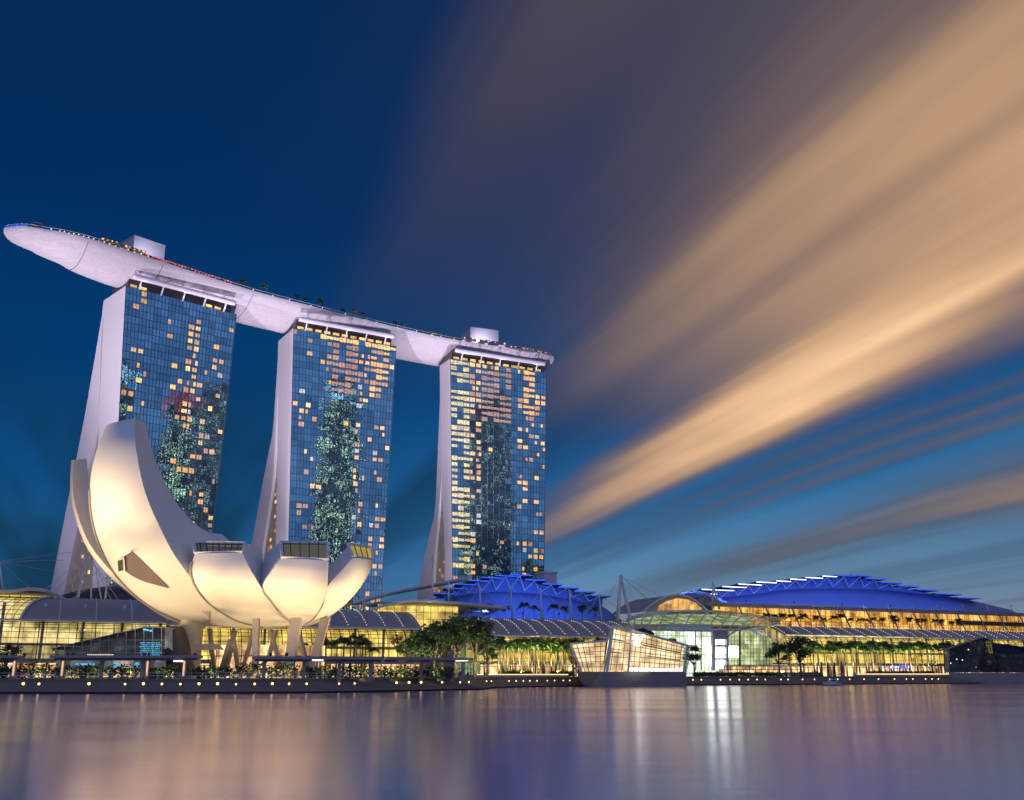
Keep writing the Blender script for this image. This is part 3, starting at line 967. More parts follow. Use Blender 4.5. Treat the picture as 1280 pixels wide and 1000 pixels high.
parasol(46, 283, 6, 'largest white parasol on the roof deck near its pointed left tip')
parasol(76, 288, 4, 'smaller white parasol on the roof deck, right of the large one', .55)
# bow balustrade: blue lit glass at the tip
mb = MB()
for i in range(0, 9):
    a, b = rim[i], rim[i + 1]
    mb.hexa([a + Vector((0, 0, 200.35)), b + Vector((0, 0, 200.35)), b + Vector((0, .15, 200.35)), a + Vector((0, .15, 200.35))],
            [a + Vector((0, 0, 200.95)), b + Vector((0, 0, 200.95)), b + Vector((0, .15, 200.95)), a + Vector((0, .15, 200.95))])
mb.build('bow_light', 'strip_blue', sp)
# deck edge spots of light
mb = MB()
for px in list(range(62, 190, 7)) + list(range(320, 580, 23)):
    p, t, n_, a = on_deck(px, 320, .5)
    mb.box(p + Vector((0, 0, .9 + rnd.uniform(-.2, .5))), (.45, .3, .45))
mb.build('edge_light', 'bead', sp)
# a bright flood lamp at the far restaurant
p, t, n_, a = on_deck(597, 418, 2)
o = thing('flood_lamp', 'brilliant white lamp at the roof deck rail by the far pale block', 'lamp', p)
mb = MB(); mb.tube([p, p + Vector((0, 0, 2.6))], .12, 6); mb.build('post', 'steel', o)
mb = MB(); mb.sphere(p + Vector((0, -.2, 2.9)), .75, 10, 6); mb.build('lens', emit('lamp_white', (.95, 1.0, 1.0), 9), o, True)

# hull floodlights on the tower tops
for i, (root, TL, TR, U, Nn) in enumerate((T1, T2, T3)):
    for f in (.12, .5, .88):
        q = lerp(TL, TR, f) - Nn * 1.0 + Vector((0, 0, .8))
        spot('hull_floodlight', q, q - Nn * 4 + Vector((0, 0, 12)), 2000, (.70, .66, 1.0), 150, 1.0, .8, root)
def big_spot(loc, tgt, e, col, ang, name='floodlight', lab='', r=1.0, group=None):
    o = thing(name, lab, 'floodlight', loc, group)
    mb = MB(); L0 = Vector(loc)
    d = (Vector(tgt) - L0).normalized()
    mb.bar(L0, L0 + Vector((0, 0, .8)), .12)
    mb.bar(L0 + Vector((0, 0, .9)) - d * .3, L0 + Vector((0, 0, .9)) + d * .15, .45, .4)
    mb.build('housing', 'dark_metal', o)
    spot('beam', L0 + Vector((0, 0, .9)) + d * .4, tgt, e, col, ang, .8, r, o)
    return o

# ================================================================== LOTUS SHAPED MUSEUM
MC = Vector((-58, 231, 0))
mus = thing('petal_museum', 'white museum shaped like an opened flower, lit warm from below, on the promenade', 'museum', (MC.x, MC.y, GZ))
def petal_curve(pts, n=28):
    return cat_rom([atY(*p) for p in pts], n)
def petal(name, Lp, Rp, Ip, back=.55, bulge=.10, n=28, nu=12, window=None, label=None, side_l=True, win_mat='glass_dark', bars=4, seam=0.0):
    Lc, Rc, Ic = petal_curve(Lp, n), petal_curve(Rp, n), petal_curve(Ip, n)
    ILc = [i + (l - r) * back for i, l, r in zip(Ic, Lc, Rc)]
    mb = MB(); rows = []
    for k in range(n):
        l, r = Lc[k], Rc[k]
        mid = lerp(l, r, .5); out = Vector((mid.x - MC.x, mid.y - MC.y, 0))
        out = out.normalized() if out.length > 1 else Vector((0, -1, 0))
        ch = (r - l).length
        row = []
        for u in range(nu + 1):
            t = u / nu
            row.append(lerp(l, r, t) + out * (ch * bulge * 4 * t * (1 - t)))
        rows.append(row)
    mb.grid(rows)
    p = thing_part = mb.build(name, 'white_panel', mus, True)
    if label: p['label'] = label
    if seam:
        mb = MB(); k0 = int(n * seam)
        mb.tube([Lc[k] + (Lc[k] - lerp(Lc[k], Ic[k], .5)).normalized() * .12 for k in range(k0, n)], .24, 5)
        mb.build('seam', 'column', p)
    # flanks, spine and tip
    mb = MB(); mb.grid([[Rc[k], lerp(Rc[k], Ic[k], .5), Ic[k]] for k in range(n)])
    mb.build('flank', 'white_panel', p, True)
    if side_l:
        mb = MB(); mb.grid([[Lc[k], lerp(Lc[k], ILc[k], .5), ILc[k]] for k in range(n)])
        mb.build('flank', 'white_panel', p, True)
    mb = MB(); mb.grid([[ILc[k], Ic[k]] for k in range(n)])
    mb.build('spine', 'white_panel', p, True)
    if window:
        a, b, c, d_ = [atY(*q) for q in window]              # top-left, top-right, bottom-right, bottom-left
        ce = (a + b + c + d_) / 4
        nn = (b - a).cross(d_ - a).normalized()
        if nn.y > 0: nn = -nn
        mb = MB()
        f = [lerp(v, ce, .03) for v in (a, b, c, d_)]
        mb.face(*[v - nn * .25 for v in f])
        wdw = mb.build('skylight', win_mat, p)
        mb = MB()
        for v, w_ in ((a, b), (b, c), (c, d_), (d_, a)): mb.bar(v, w_, .55, .5)
        mb.build('frame', 'white_panel', wdw)
        mb = MB()
        for q in range(1, bars): mb.bar(lerp(a, b, q / bars) + nn * .05, lerp(d_, c, q / bars) + nn * .05, .16)
        mb.bar(lerp(a, d_, .93), lerp(b, c, .93), .14)
        mb.build('glazing_bar', 'mullion', wdw)
        # gallery sheet behind the pane; glow of the grey ones is added
        mb = MB(); g = [v + Vector((0, 2.0, -.2)) for v in f]; mb.face(*g); mb.build('gallery', win_mat + '_back' if win_mat + '_back' in MAT else 'room_dim', wdw)
        # roof from the window head back to the spine
        mb = MB(); mb.face(a, b, Ic[0], ILc[0]); mb.build('roof', 'white_panel', p)
        for f4 in ((b, c, Rc[0], Ic[0]), (a, d_, Lc[0], ILc[0])):
            mb = MB(); mb.face(*f4); mb.build('cheek', 'white_panel', p)
    else:
        mb = MB(); mb.face(Lc[0], Rc[0], Ic[0], ILc[0]); mb.build('tip', 'white_panel', p)
    return p
MAT['gold_pane_back'] = emit('gold_gallery', (.95, .72, .16), .75, False)
MAT['gold_pane'] = thin_glass('clear_skylight', (.9, .9, .85), .05)
MAT['dim_pane_back'] = emit('unlit_gallery_glow', (.30, .29, .22), .38, False)  # unlit gallery made to glow so the grey panes come out lighter
MAT['dim_pane'] = thin_glass('grey_skylight', (.75, .78, .74), .10)
# tall petal
petal('petal', [(133, 532, 213), (120, 565, 211), (113, 600, 209.5), (114, 640, 209), (124, 680, 210), (146, 720, 213), (186, 757, 219), (238, 781, 226)],
      [(168.5, 523, 214), (168.5, 548, 211), (174, 585, 208.5), (183, 620, 207), (198, 655, 206.5), (222, 700, 208), (262, 748, 216), (318, 781, 226)],
      [(182, 528.5, 229), (189, 560, 229), (201, 592, 228), (220, 628, 228), (244, 655, 229), (270, 672, 231), (300, 705, 233), (330, 760, 234)],
      label='tallest petal, its broad front lit cream', seam=.35)
# left petal, seen on its edge
petal('petal', [(89.5, 576, 237), (88, 600, 236), (89, 623, 235), (94.5, 648, 234), (107, 682, 233), (130, 713, 231), (157.6, 738, 230), (205, 772, 229), (246, 785, 229)],
      [(92, 575, 231), (90.7, 600, 230), (92.4, 623, 229), (98.5, 648, 228), (111.5, 679, 227), (133.5, 708, 226), (160, 732, 225.5), (204, 766, 226), (244, 782, 228)],
      [(108, 573, 244), (111, 600, 243), (117, 630, 242), (126, 655, 241), (142, 685, 240), (164, 715, 239), (196, 742, 238), (232, 765, 236), (256, 780, 234)], back=.2, bulge=.04,
      label='left petal, seen almost on its edge')
# front left petal with the grey skylight
petal('petal', [(243.5, 692.5, 209), (238.5, 713, 207.5), (246, 735, 208.5), (265, 757, 213), (297, 776, 220), (330, 784, 227)],
      [(303, 691, 206.5), (313, 712, 205), (327, 735, 206), (338.5, 752, 211), (352, 769, 217), (369, 781.5, 225)],
      [(327, 685, 223), (329, 700, 223), (333, 735, 222), (342, 752, 224), (354, 769, 227), (370, 778, 231)], bulge=.055, back=1.0,
      window=((242, 677.5, 212), (306, 678.5, 210), (303.5, 690, 206.7), (244, 691.5, 209.2)), win_mat='dim_pane', bars=8, seam=.12, label='front petal with a grey skylight, beside the tallest one')
# front petal, brightest
petal('petal', [(353, 698, 206), (342, 712, 205), (328.5, 734, 205.6), (339.5, 752, 210.5), (353.5, 769, 216.5), (370, 782, 225)],
      [(409.5, 701, 205.5), (409.5, 718, 205), (408, 737, 206), (402, 756, 210.5), (391, 773, 217), (377, 782.5, 225)],
      [(411, 684, 222), (412, 700, 222), (411, 737, 221), (405, 756, 224), (394, 770, 228), (380, 778, 231)], bulge=.055, back=1.25,
      window=((351, 677.5, 212.5), (410, 678, 212), (409.3, 699.5, 205.7), (353, 697, 206.2)), win_mat='dim_pane', bars=5, seam=.42, label='brightest front petal with a five pane skylight')
# right petal with the gold skylight
petal('petal', [(441, 697.5, 216), (426, 714, 213), (408.5, 735, 209.5), (403, 756, 212.5), (392, 773, 218), (379, 782.5, 225)],
      [(467.5, 700.5, 222), (461.5, 716, 221.5), (448.5, 737, 222), (429, 758, 223), (407, 774, 225), (386, 783, 228)],
      [(469.5, 686, 231), (466, 700, 232), (455, 720, 232), (436, 742, 232), (412, 762, 232), (390, 776, 232)], bulge=.07, back=1.3,
      window=((434.5, 679.5, 220), (464, 684, 226), (466.5, 699.5, 222.3), (441, 696, 216.4)), win_mat='gold_pane', bars=4, seam=.42, label='right petal with a gold lit skylight')
# low petal at the back
petal('petal', [(262, 666, 252), (256, 690, 250), (262, 730, 244), (290, 770, 236)], [(278, 668, 256), (290, 684, 256), (300, 720, 250), (320, 765, 238)],
      [(290, 679, 246), (298, 700, 244), (306, 730, 240), (325, 765, 236)], back=.8, label='low petal at the back')
# shared bowl under the petals
mb = MB(); rows = []
for r_, z in ((.1, 13.2), (5, 13.3), (9, 13.9), (12.5, 15.4), (15, 17.6), (16.5, 20.5), (16.8, 23), (13, 22), (7, 20.5), (.1, 20)):
    rows.append([MC + Vector((math.cos(k * math.pi / 16) * r_, math.sin(k * math.pi / 16) * r_ + 1.5, z)) for k in range(32)])
mb.grid(rows, True); mb.build('bowl', 'white_panel', mus, True)
MAT['reveal'] = pbr('reveal_shade_paint', (.16, .125, .13), .8)  # shade of the recess painted as a dark colour
# small dormer cut into the tall petal: window, hood and a reveal of painted-on shade, laid on the petal's own surface
from mathutils.bvhtree import BVHTree
tall = [o for o in mus.children if o.get('label', '').startswith('tallest')][0]
bvh = BVHTree.FromPolygons([v.co + wpos(mus) for v in tall.data.vertices], [tuple(p.vertices) for p in tall.data.polygons])
EYE = Vector((0, 0, CAM_H))
def on_tall(px, py, lift=.15):
    d = Vector(ray(px, py)).normalized(); h = bvh.ray_cast(EYE, d)
    t = (h[0] - EYE).length if h[0] is not None else 222.0
    return EYE + d * (t - lift)
def fan(name, mat, pts, lift, parent):
    mb = MB(); f = [on_tall(x, y, lift) for x, y in pts]; bk_ = [on_tall(x, y, -.3) for x, y in pts]; n = len(f)
    mb.add(f + bk_, [tuple(range(n)), tuple(reversed(range(n, 2 * n)))] + [(i, (i + 1) % n, n + (i + 1) % n, n + i) for i in range(n)])
    return mb.build(name, mat, parent)
dr = fan('dormer', 'white_panel', [(146, 700), (154.8, 696.5), (156.5, 714), (147, 716.5)], .9, mus)
fan('dormer_window', 'mullion', [(147, 701), (153, 699.2), (154, 713), (147.8, 714.6)], 1.0, dr)
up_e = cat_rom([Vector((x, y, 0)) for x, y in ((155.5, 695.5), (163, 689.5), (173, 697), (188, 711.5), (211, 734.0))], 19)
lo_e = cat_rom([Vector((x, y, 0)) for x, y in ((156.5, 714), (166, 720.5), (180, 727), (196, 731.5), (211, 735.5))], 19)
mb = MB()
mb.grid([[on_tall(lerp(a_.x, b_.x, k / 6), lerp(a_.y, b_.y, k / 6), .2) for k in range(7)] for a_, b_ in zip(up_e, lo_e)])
mb.build('dormer_reveal_shade', 'reveal', dr)
fan('dormer_hood', 'white_panel', [(147, 697.5), (163, 688.6), (163.6, 690.2), (148, 699)], 1.2, dr)
# small intake window at the underside
mb = MB()
p = atY(258, 768, 206); mb.prism([atY(252, 763.5, 212), atY(261, 763.5, 212), atY(261, 776, 212), atY(258, 769, 212)], (0, 1.5, 0)); mb.build('intake', 'column', mus)
# bearing columns
def col(pts, w, mat='column', name='column'):
    mb = MB(); a, b = [atY(*p) for p in pts]
    d = (b - a)
    mb.hexa([a + Vector((x * w / 2, y * w * .4, 0)) for x, y in ((-1, -1), (1, -1), (1, 1), (-1, 1))], [b + Vector((x * w * .62, y * w * .5, 0)) for x, y in ((-1, -1), (1, -1), (1, 1), (-1, 1))])
    return mb.build(name, mat, mus)
col([(318.5, 836, 207), (320.5, 773, 212)], 1.05)
col([(361, 836, 210), (371, 772, 213)], 1.9)
col([(391, 834, 218), (407, 772, 221)], 1.6)
for b0, t0 in (((298, 838), (290, 788)), ((303, 838), (317, 790)), ((331, 838), (345, 788)), ((352, 838), (338, 788)), ((283, 838), (294, 788)), ((268, 838), (262, 786)), ((386, 838), (372, 786)), ((353, 838), (368, 788)), ((276, 838), (288, 800))):
    mb = MB(); mb.tube([atY(*b0, 232), atY(*t0, 230)], .55, 8); mb.build('diagrid_strut', 'cream', mus, True)
# entrance core, drum and dark cone at the left
mb = MB()
for z0, z1, r0, r1 in ((GZ, 15.5, 9.5, 9.5),):
    pass
rows = []
for z, r_ in ((GZ, 2.6), (8, 2.6), (15.5, 2.6)): rows.append([atY(236, 838, 226) * 0 + Vector((atY(238, 800, 226).x + math.cos(k * math.pi / 8) * r_, 226 + math.sin(k * math.pi / 8) * r_, z)) for k in range(16)])
mb.grid(rows, True); mb.build('lift_shaft', 'cream', mus, True)
mb = MB(); rows = []
for (xl, y_), (xr, _) in (((190, 838), (243, 838)), ((191, 822), (240, 822)), ((196, 803), (236, 803)), ((203, 787), (231, 787)), ((210, 783), (228, 783))):
    l, r_ = atY(xl, y_, 222), atY(xr, y_, 222); ce = lerp(l, r_, .5); hw = (r_ - l).length / 2
    rows.append([ce + Vector((math.cos(k * math.pi / 10) * hw, math.sin(k * math.pi / 10) * hw * .8, 0)) for k in range(20)])
mb.grid(rows, True); mb.build('entrance_cone', 'roof_dark', mus, True)
# raised gallery walk between the columns
mb = MB(); mb.prism([atY(240, 805, 224), atY(268, 805, 224), atY(274, 812, 224), atY(240, 812, 224)], (0, 4, 0)); mb.build('balcony', 'cream', mus)
# garden level glass drum below the bowl
mb = MB(); rows = []
for z in (GZ, 4.8, 7.2, 9.6): rows.append([Vector((MC.x + 1 + math.cos(k * math.pi / 20) * 13, 240 + math.sin(k * math.pi / 20) * 9, z)) for k in range(40)])
mb.grid(rows, True); mb.build('lobby_glow', 'room_shop', mus)
mb = MB()
for k in range(0, 40, 2): mb.bar(rows[0][k] * 1.0 + (rows[0][k] - Vector((MC.x + 1, 240, GZ))).normalized() * .2, rows[-1][k] + (rows[0][k] - Vector((MC.x + 1, 240, GZ))).normalized() * .2, .14)
mb.tube([q_ + (q_ - Vector((MC.x + 1, 240, q_.z))).normalized() * .2 for q_ in rows[2] + rows[2][:1]], .1, 4)
mb.build('lobby_mullion', 'mullion', mus)
# ground floodlights that wash the petals (hidden behind the hedge)
WARM = (1.0, .70, .37)
SH = 5.95                                                         # shelter roofs carry most of them
fl = [((-138, 187, GZ), (-82, 208, 36), 150000, 60), ((-68, 189, SH), (-88, 212, 64), 100000, 30), ((-16, 216, GZ), (-86, 211, 50), 44000, 60), ((-96, 189, SH), (-70, 210, 22), 42000, 60),
      ((-82, 189, SH), (-88, 212, 64), 74000, 32), ((-116, 215, GZ), (-96, 234, 45), 50000, 60), ((-68, 190, SH), (-36, 218, 25), 28000, 60), ((-96, 190, SH), (-86, 211, 50), 40000, 30),
      ((-116, 214, GZ), (-36, 218, 25), 24000, 30), ((-97, 189, SH), (-36, 218, 25), 18000, 60), ((-67, 189, SH), (-70, 210, 22), 17000, 60), ((-95, 189, SH), (-88, 212, 64), 30000, 60),
      ((-81, 189, SH), (-36, 218, 25), 13000, 60), ((-58.5, 189, SH), (-36, 218, 25), 13000, 60), ((-24, 206, GZ), (-96, 234, 45), 12000, 30), ((-42, 191, SH), (-36, 218, 25), 8000, 60), ((-45, 191, SH), (-46, 207, 22), 7000, 42), ((-90, 189, SH), (-88, 212, 66), 36000, 26)]
for loc, tgt, e, ang in fl:
    big_spot(loc, tgt, e * 1.22, WARM, ang, 'floodlight', 'small dark floodlight aimed up at the white petals', 1.4, 'floodlights ringed below the petals')
# podium floodlights that wash the tower end walls and the roof ship
for loc, tgt, e, ang in (((-300, 330, 16), (-205, 462, 110), 600000, 60), ((-330, 300, 16), (-205, 430, 192), 1400000, 40), ((-190, 330, 22), (-165, 470, 194), 1200000, 60), ((-140, 440, 22), (-132, 530, 110), 290000, 75),
                         ((-110, 400, 22), (-90, 520, 192), 1350000, 65), ((-60, 480, 24), (-50, 585, 110), 290000, 75), ((-10, 450, 24), (0, 590, 190), 1350000, 62)):
    big_spot(loc, tgt, e, (.94, .80, 1.0), ang, 'podium_floodlight', 'powerful floodlight on the podium roof aimed up at the hotel towers', 1.5, 'podium floodlights')
for x, y in ((-62, 226), (-50, 224), (-72, 228)):
    spot('underside_downlight', (x, y, GZ + .6), (x, y - 3, 14), 2600, WARM, 120, 1.0, .4, mus)

for px, bk_ in ((206, 4), (616, 3)):
    p, t, n_, a = on_deck(px, 320, bk_)
    spot('deck_fill_light', p + Vector((0, 0, 5.5)) - t * 4, p + n_ * 14 + Vector((0, 0, 8)), 12000, (.80, .74, 1.0), 120, 1.0, .5, sp)  # added fill without a fixture, brightens the rooftop blocks

for px in (310, 345, 388, 450, 510, 545):
    p, t, n_, a = on_deck(px, 370, 1.2)
    spot('deck_uplight', p + Vector((0, 0, .6)), p + n_ * 4 + t * 2 + Vector((0, 0, 5)), 900, (1.0, .9, .55), 150, 1.0, .3, sp)
# ================================================================== MALL HALLS ALONG THE SHORE
def hall(name, label, s0, s1, eave_z, top_z, top_w, rib_step, bead, room, base_z=6.4, belly=4.5, ribs_white=True, left_end=True, right_end=True, roof_s0=None):
    """long hall: grey barrel roof with ribs or rows of lights, curved glass wall over a shop front"""
    o = thing(name, label, 'shopping hall', M((s0 + s1) / 2, 5, GZ))
    # roof
    def roof_pt(s, t):                                            # t 0 eave .. 1 ridge
        return M(s, -1.2 + (top_w + 1.2) * t, eave_z + (top_z - eave_z) * math.sin(t * math.pi / 2))
    n = max(6, int((s1 - s0) / 4))
    mb = MB()
    rs0 = s0 if roof_s0 is None else roof_s0
    def rstart(k): return rs0 + (0 if roof_s0 is None else 7.0 * (k / 8) ** 1.6)
    up = [[roof_pt(lerp(rstart(k), s1, i / n), k / 8) for k in range(9)] for i in range(n + 1)]
    lo = [[p - Vector((0, 0, .5)) for p in r] for r in up]
    mb.grid(up); mb.grid(lo)
    mb.grid([[a[0], b[0]] for a, b in zip(up, lo)]); mb.grid([[a[-1], b[-1]] for a, b in zip(up, lo)])
    mb.grid([up[0], lo[0]]); mb.grid([up[-1], lo[-1]])
    mb.build('roof', 'roof', o, True)
    mb = MB()
    for i in range(n): mb.bar(M(lerp(s0, s1, i / n), -1.35, eave_z - .2), M(lerp(s0, s1, (i + 1) / n), -1.35, eave_z - .2), .35, .5)
    mb.build('eave_beam', 'steel', o)
    ns = int((s1 - s0) / rib_step)
    mb = MB(); mbb = MB()
    for i in range(ns + 1):
        s = s0 + (s1 - s0) * i / max(1, ns)
        if roof_s0 is not None and s < rs0 + 6: continue
        pts = [roof_pt(s, k / 10) + Vector((0, 0, .18)) for k in range(11)]
        if not bead: mb.tube(pts, .16, 5)
        else:
            mb.tube(pts, .07, 4)
            for k in range(10):
                mbb.box(lerp(pts[k], pts[k + 1], .5) + Vector((0, 0, .16)), (.17, .17, .15), MA)
    mb.build('roof_rib', 'steel', o)
    if bead: mbb.build('roof_light_row', 'bead', o)
    if roof_s0 is not None:                                       # glazed part of the vault beyond the sheet roof
        nn_ = 24
        mb = MB(); mb.grid([[roof_pt(lerp(s0, rstart(k), i / nn_), k / 8) for k in range(9)] for i in range(nn_ + 1)]); mb.build('vault_glazing', 'glass', o, True)
        mb = MB()
        for i in range(nn_ + 1): mb.tube([roof_pt(lerp(s0, rstart(k), i / nn_), k / 8) for k in range(9)], .09, 4)
        for k in range(9): mb.tube([roof_pt(lerp(s0, rstart(k), i / 6), k / 8) for i in range(7)], .08, 4)
        mb.build('vault_mullion', 'mullion', o)
        mb = MB(); mb.tube([roof_pt(rstart(k) - .1, k / 8) + Vector((0, 0, .15)) for k in range(9)], .3, 6); mb.build('vault_edge', 'steel', o)
    # curved glass wall
    def wall_pt(s, t, off=0.0):                                   # t 0 top .. 1 base
        a = t * math.pi / 2
        return M(s, -belly * math.sin(a) - off, base_z + (eave_z - .6 - base_z) * math.cos(a) ** .8)
    mb = MB(); mb.grid([[wall_pt(lerp(s0, s1, i / n), k / 8) for k in range(9)] for i in range(n + 1)])
    mb.build('glass_wall', 'glass', o, True)
    mb = MB()
    ms = int((s1 - s0) / 2.6)
    for i in range(ns * 2 + 1):
        s = s0 + (s1 - s0) * i / (ns * 2)
        mb.tube([wall_pt(s, k / 8, .08) for k in range(9)], .13, 4)
    for i in range(ms + 1):
        s = s0 + (s1 - s0) * i / ms
        mb.tube([wall_pt(s, k / 6, .06) for k in range(7)], .06, 4)
    for k in range(0, 8):
        mb.tube([wall_pt(lerp(s0, s1, i / n), k / 7.5, .07) for i in range(n + 1)], .07, 4)
    mb.build('mullion_grid', 'mullion', o)
    # lit interior: back wall, galleries, inner columns
    mb = MB(); mb.prism([M(s0, 9, base_z), M(s1, 9, base_z), M(s1, 9, top_z - .8), M(s0, 9, top_z - .8)], (MW[0] * .5, MW[1] * .5, 0)); mb.build('interior', room, o)
    mb = MB()
    for zz in (base_z + .05, base_z + 4.0): mb.prism([M(s0, 3.5 if zz > base_z + 1 else -belly, zz), M(s1, 3.5 if zz > base_z + 1 else -belly, zz), M(s1, 9, zz), M(s0, 9, zz)], (0, 0, .5))
    mb.build('gallery_floor', 'concrete', o)
    k = int((s1 - s0) / 9)
    each('interior_column', 'cream', o, [(lambda m, i=i: m.tube([M(lerp(s0 + 1, s1 - 1, i / k), 4.5, base_z), M(lerp(s0 + 1, s1 - 1, i / k), 4.5, top_z - 2)], .4, 8)) for i in range(k + 1)], True)
    r_ = random.Random(int(s0 * 7) & 1023)
    for i in range(int((s1 - s0) / 4.5)):
        s = r_.uniform(s0 + 1, s1 - 1)
        mb = MB(); mb.sphere(M(s, r_.uniform(1.5, 7), r_.uniform(base_z + 2, eave_z - 1)), .22, 6, 4)
        mb.build('hanging_lamp', 'bead', o)
    # shop fronts
    mb = MB(); mb.prism([M(s0, -1, GZ), M(s1, -1, GZ), M(s1, -1, base_z), M(s0, -1, base_z)], (MW[0] * .4, MW[1] * .4, 0)); mb.build('shop_window', 'room_shop', o)
    mb = MB(); mb.prism([M(s0, -belly - .6, base_z - .5), M(s1, -belly - .6, base_z - .5), M(s1, -.9, base_z - .5), M(s0, -.9, base_z - .5)], (0, 0, .5)); mb.build('shop_canopy', 'concrete', o)
    each('pier', 'column', o, [(lambda m, i=i: m.box(M(s0 + 6 * i, -belly, (GZ + base_z - .5) / 2), (.45, .45, base_z - .5 - GZ), MA)) for i in range(int((s1 - s0) / 6) + 1)])
    mb = MB()
    for i in range(int((s1 - s0) / 3) + 1): mb.bar(M(s0 + 3 * i, -1.15, GZ), M(s0 + 3 * i, -1.15, base_z), .3)
    mb.bar(M(s0, -1.2, base_z - 1.0), M(s1, -1.2, base_z - 1.0), .2)
    mb.build('shop_frame', 'column', o)
    for flag, s in ((left_end, s0), (right_end, s1)):
        if not flag: continue
        mb = MB()
        poly = [wall_pt(s, k / 8) for k in range(8, -1, -1)] + [roof_pt(s, k / 8) - Vector((0, 0, .5)) for k in range(9)] + [M(s, top_w, base_z)]
        mb.face(*poly); mb.build('end_glazing', 'glass', o)
        mb = MB()
        for wv in range(-3, int(top_w), 3): mb.bar(M(s, wv, base_z), M(s, wv, eave_z - 1 + (2 if wv > 0 else -1)), .12)
        mb.tube(poly, .16, 4)
        mb.build('end_frame', 'steel', o)
    return o
hall('vaulted_hall', 'glass vaulted hall with white roof ribs behind the dark wedge building at the left', -275, -196, 16.6, 23.0, 13, 8.7, False, 'room_pale', right_end=False, left_end=False, belly=6.5, roof_s0=MS(26, 776, 0)[0])
hall('vaulted_hall', 'glass fronted hall with light strung roof just right of the white petals', -196, -124, 16.2, 21.6, 13, 5.2, True, 'room_gold', left_end=False)
hall('vaulted_hall', 'low hall with light strung roof behind the trees and below the first blue roof', -105, -46, 14.8, 20.0, 14, 4.6, True, 'room_gold')
hall('vaulted_hall', 'longest hall with light strung grey roof on the right waterfront', 12, 330, 16.6, 20.0, 10, 6.2, True, 'room_gold', belly=2.5)

# upper floors behind the left hall with wing canopies
def box_hall(name, label, s0, s1, w, z0, z1, room, cat='building', step=2.4):
    o = thing(name, label, cat, M((s0 + s1) / 2, w, z0))
    mb = MB(); mb.prism([M(s0, w + 1.2, z0), M(s1, w + 1.2, z0), M(s1, w + 1.2, z1), M(s0, w + 1.2, z1)], (MW[0] * .5, MW[1] * .5, 0)); mb.build('interior', room, o)
    mb = MB(); mb.face(M(s0, w, z0), M(s1, w, z0), M(s1, w, z1), M(s0, w, z1)); mb.build('glass_wall', 'glass', o)
    mb = MB()
    k = max(1, int((s1 - s0) / step))
    for i in range(k + 1): mb.bar(M(lerp(s0, s1, i / k), w - .1, z0), M(lerp(s0, s1, i / k), w - .1, z1), .14)
    for i in range(int((z1 - z0) / 2) + 1): mb.bar(M(s0, w - .12, z0 + i * 2), M(s1, w - .12, z0 + i * 2), .12)
    mb.build('mullion_grid', 'mullion', o)
    mb = MB(); mb.prism([M(s0 - 1, w - 2, z1), M(s1 + 1, w - 2, z1), M(s1 + 1, w + 14, z1), M(s0 - 1, w + 14, z1)], (0, 0, .6)); mb.build('roof', 'roof', o)
    return o, z1
def wing(name, label, prof, w0, w1, drop, mat='steel', th=.5):
    """canopy sheet whose front edge follows (s, z) points, running back w0..w1"""
    o = thing(name, label, 'canopy roof', M(prof[len(prof) // 2][0], w0, prof[len(prof) // 2][1] - 1))
    pr = cat_rom([Vector((s, 0, z)) for s, z in prof], 25)
    mb = MB()
    up = [[M(p.x, lerp(w0, w1, k / 4), p.z - drop * (k / 4) ** 2) for k in range(5)] for p in pr]
    lo = [[q - Vector((0, 0, th)) for q in r] for r in up]
    mb.grid(up); mb.grid(lo); mb.grid([[a[0], b[0]] for a, b in zip(up, lo)]); mb.grid([[a[-1], b[-1]] for a, b in zip(up, lo)]); mb.grid([up[0], lo[0]]); mb.grid([up[-1], lo[-1]])
    mb.build('sheet', mat, o, True)
    mb = MB(); mb.tube([r[0] + Vector((0, 0, .1)) for r in up], .22, 6); mb.build('edge_tube', 'steel', o)
    return o
def ms(px, py, w): return MS(px, py, w)
wU = 14
z0 = 19.0; z1 = ms(30, 744, wU)[1]
box_hall('upper_lounge', 'gold lit upper storey at the far left edge under the curved canopy', ms(-60, 750, wU)[0], ms(66, 750, wU)[0], wU, z0, z1, 'room_gold')
wing('wing_canopy', 'curved white ribbed canopy over the gold storey at the far left', [ms(-70, 741, 11), ms(-20, 738.5, 11), ms(12, 738.5, 11), ms(35, 736, 11), ms(55, 737.5, 11), ms(75, 745, 11), ms(92, 757, 11)], 11, 26, 1.0)
# dark curved roof behind the left petals
def dome_roof(name, label, prof, w, depth, mat, base):
    o = thing(name, label, 'curved roof', M(prof[0][0], w, base))
    pr = cat_rom([Vector((s, 0, z)) for s, z in prof], 31)
    mb = MB(); rows = []
    for p in pr:
        h = p.z - base
        rows.append([M(p.x, w, base), M(p.x, w + .3, base + h * .55), M(p.x, w + depth * .12, base + h * .86), M(p.x, w + depth * .3, base + h), M(p.x, w + depth * .8, base + h * .9), M(p.x, w + depth, base)])
    mb.grid(rows); mb.face(*rows[0]); mb.face(*rows[-1])
    mb.build('roof_sheet', mat, o, True)
    mb = MB()
    for r_ in rows[::3]: mb.tube([v - Vector((0, .1, -.1)) for v in r_[:4]], .14, 5)
    mb.build('seam', 'mullion', o)
    return o
dome_roof('casino_roof', 'dark curved roof with masts behind the left petals', [ms(62, 747, 26), ms(85, 738, 26), ms(120, 731, 26), ms(160, 727, 26), ms(205, 729, 26), ms(250, 738, 26), ms(290, 752, 26)], 26, 40, 'roof_dark', 20.6)
o_, _ = box_hall('terrace_room', 'thin lit strip of windows under the dark curved roof', ms(66, 752, 24)[0], ms(180, 752, 24)[0], 24, ms(120, 757, 24)[1] - 1.5, ms(120, 752.5, 24)[1], 'room_pale')
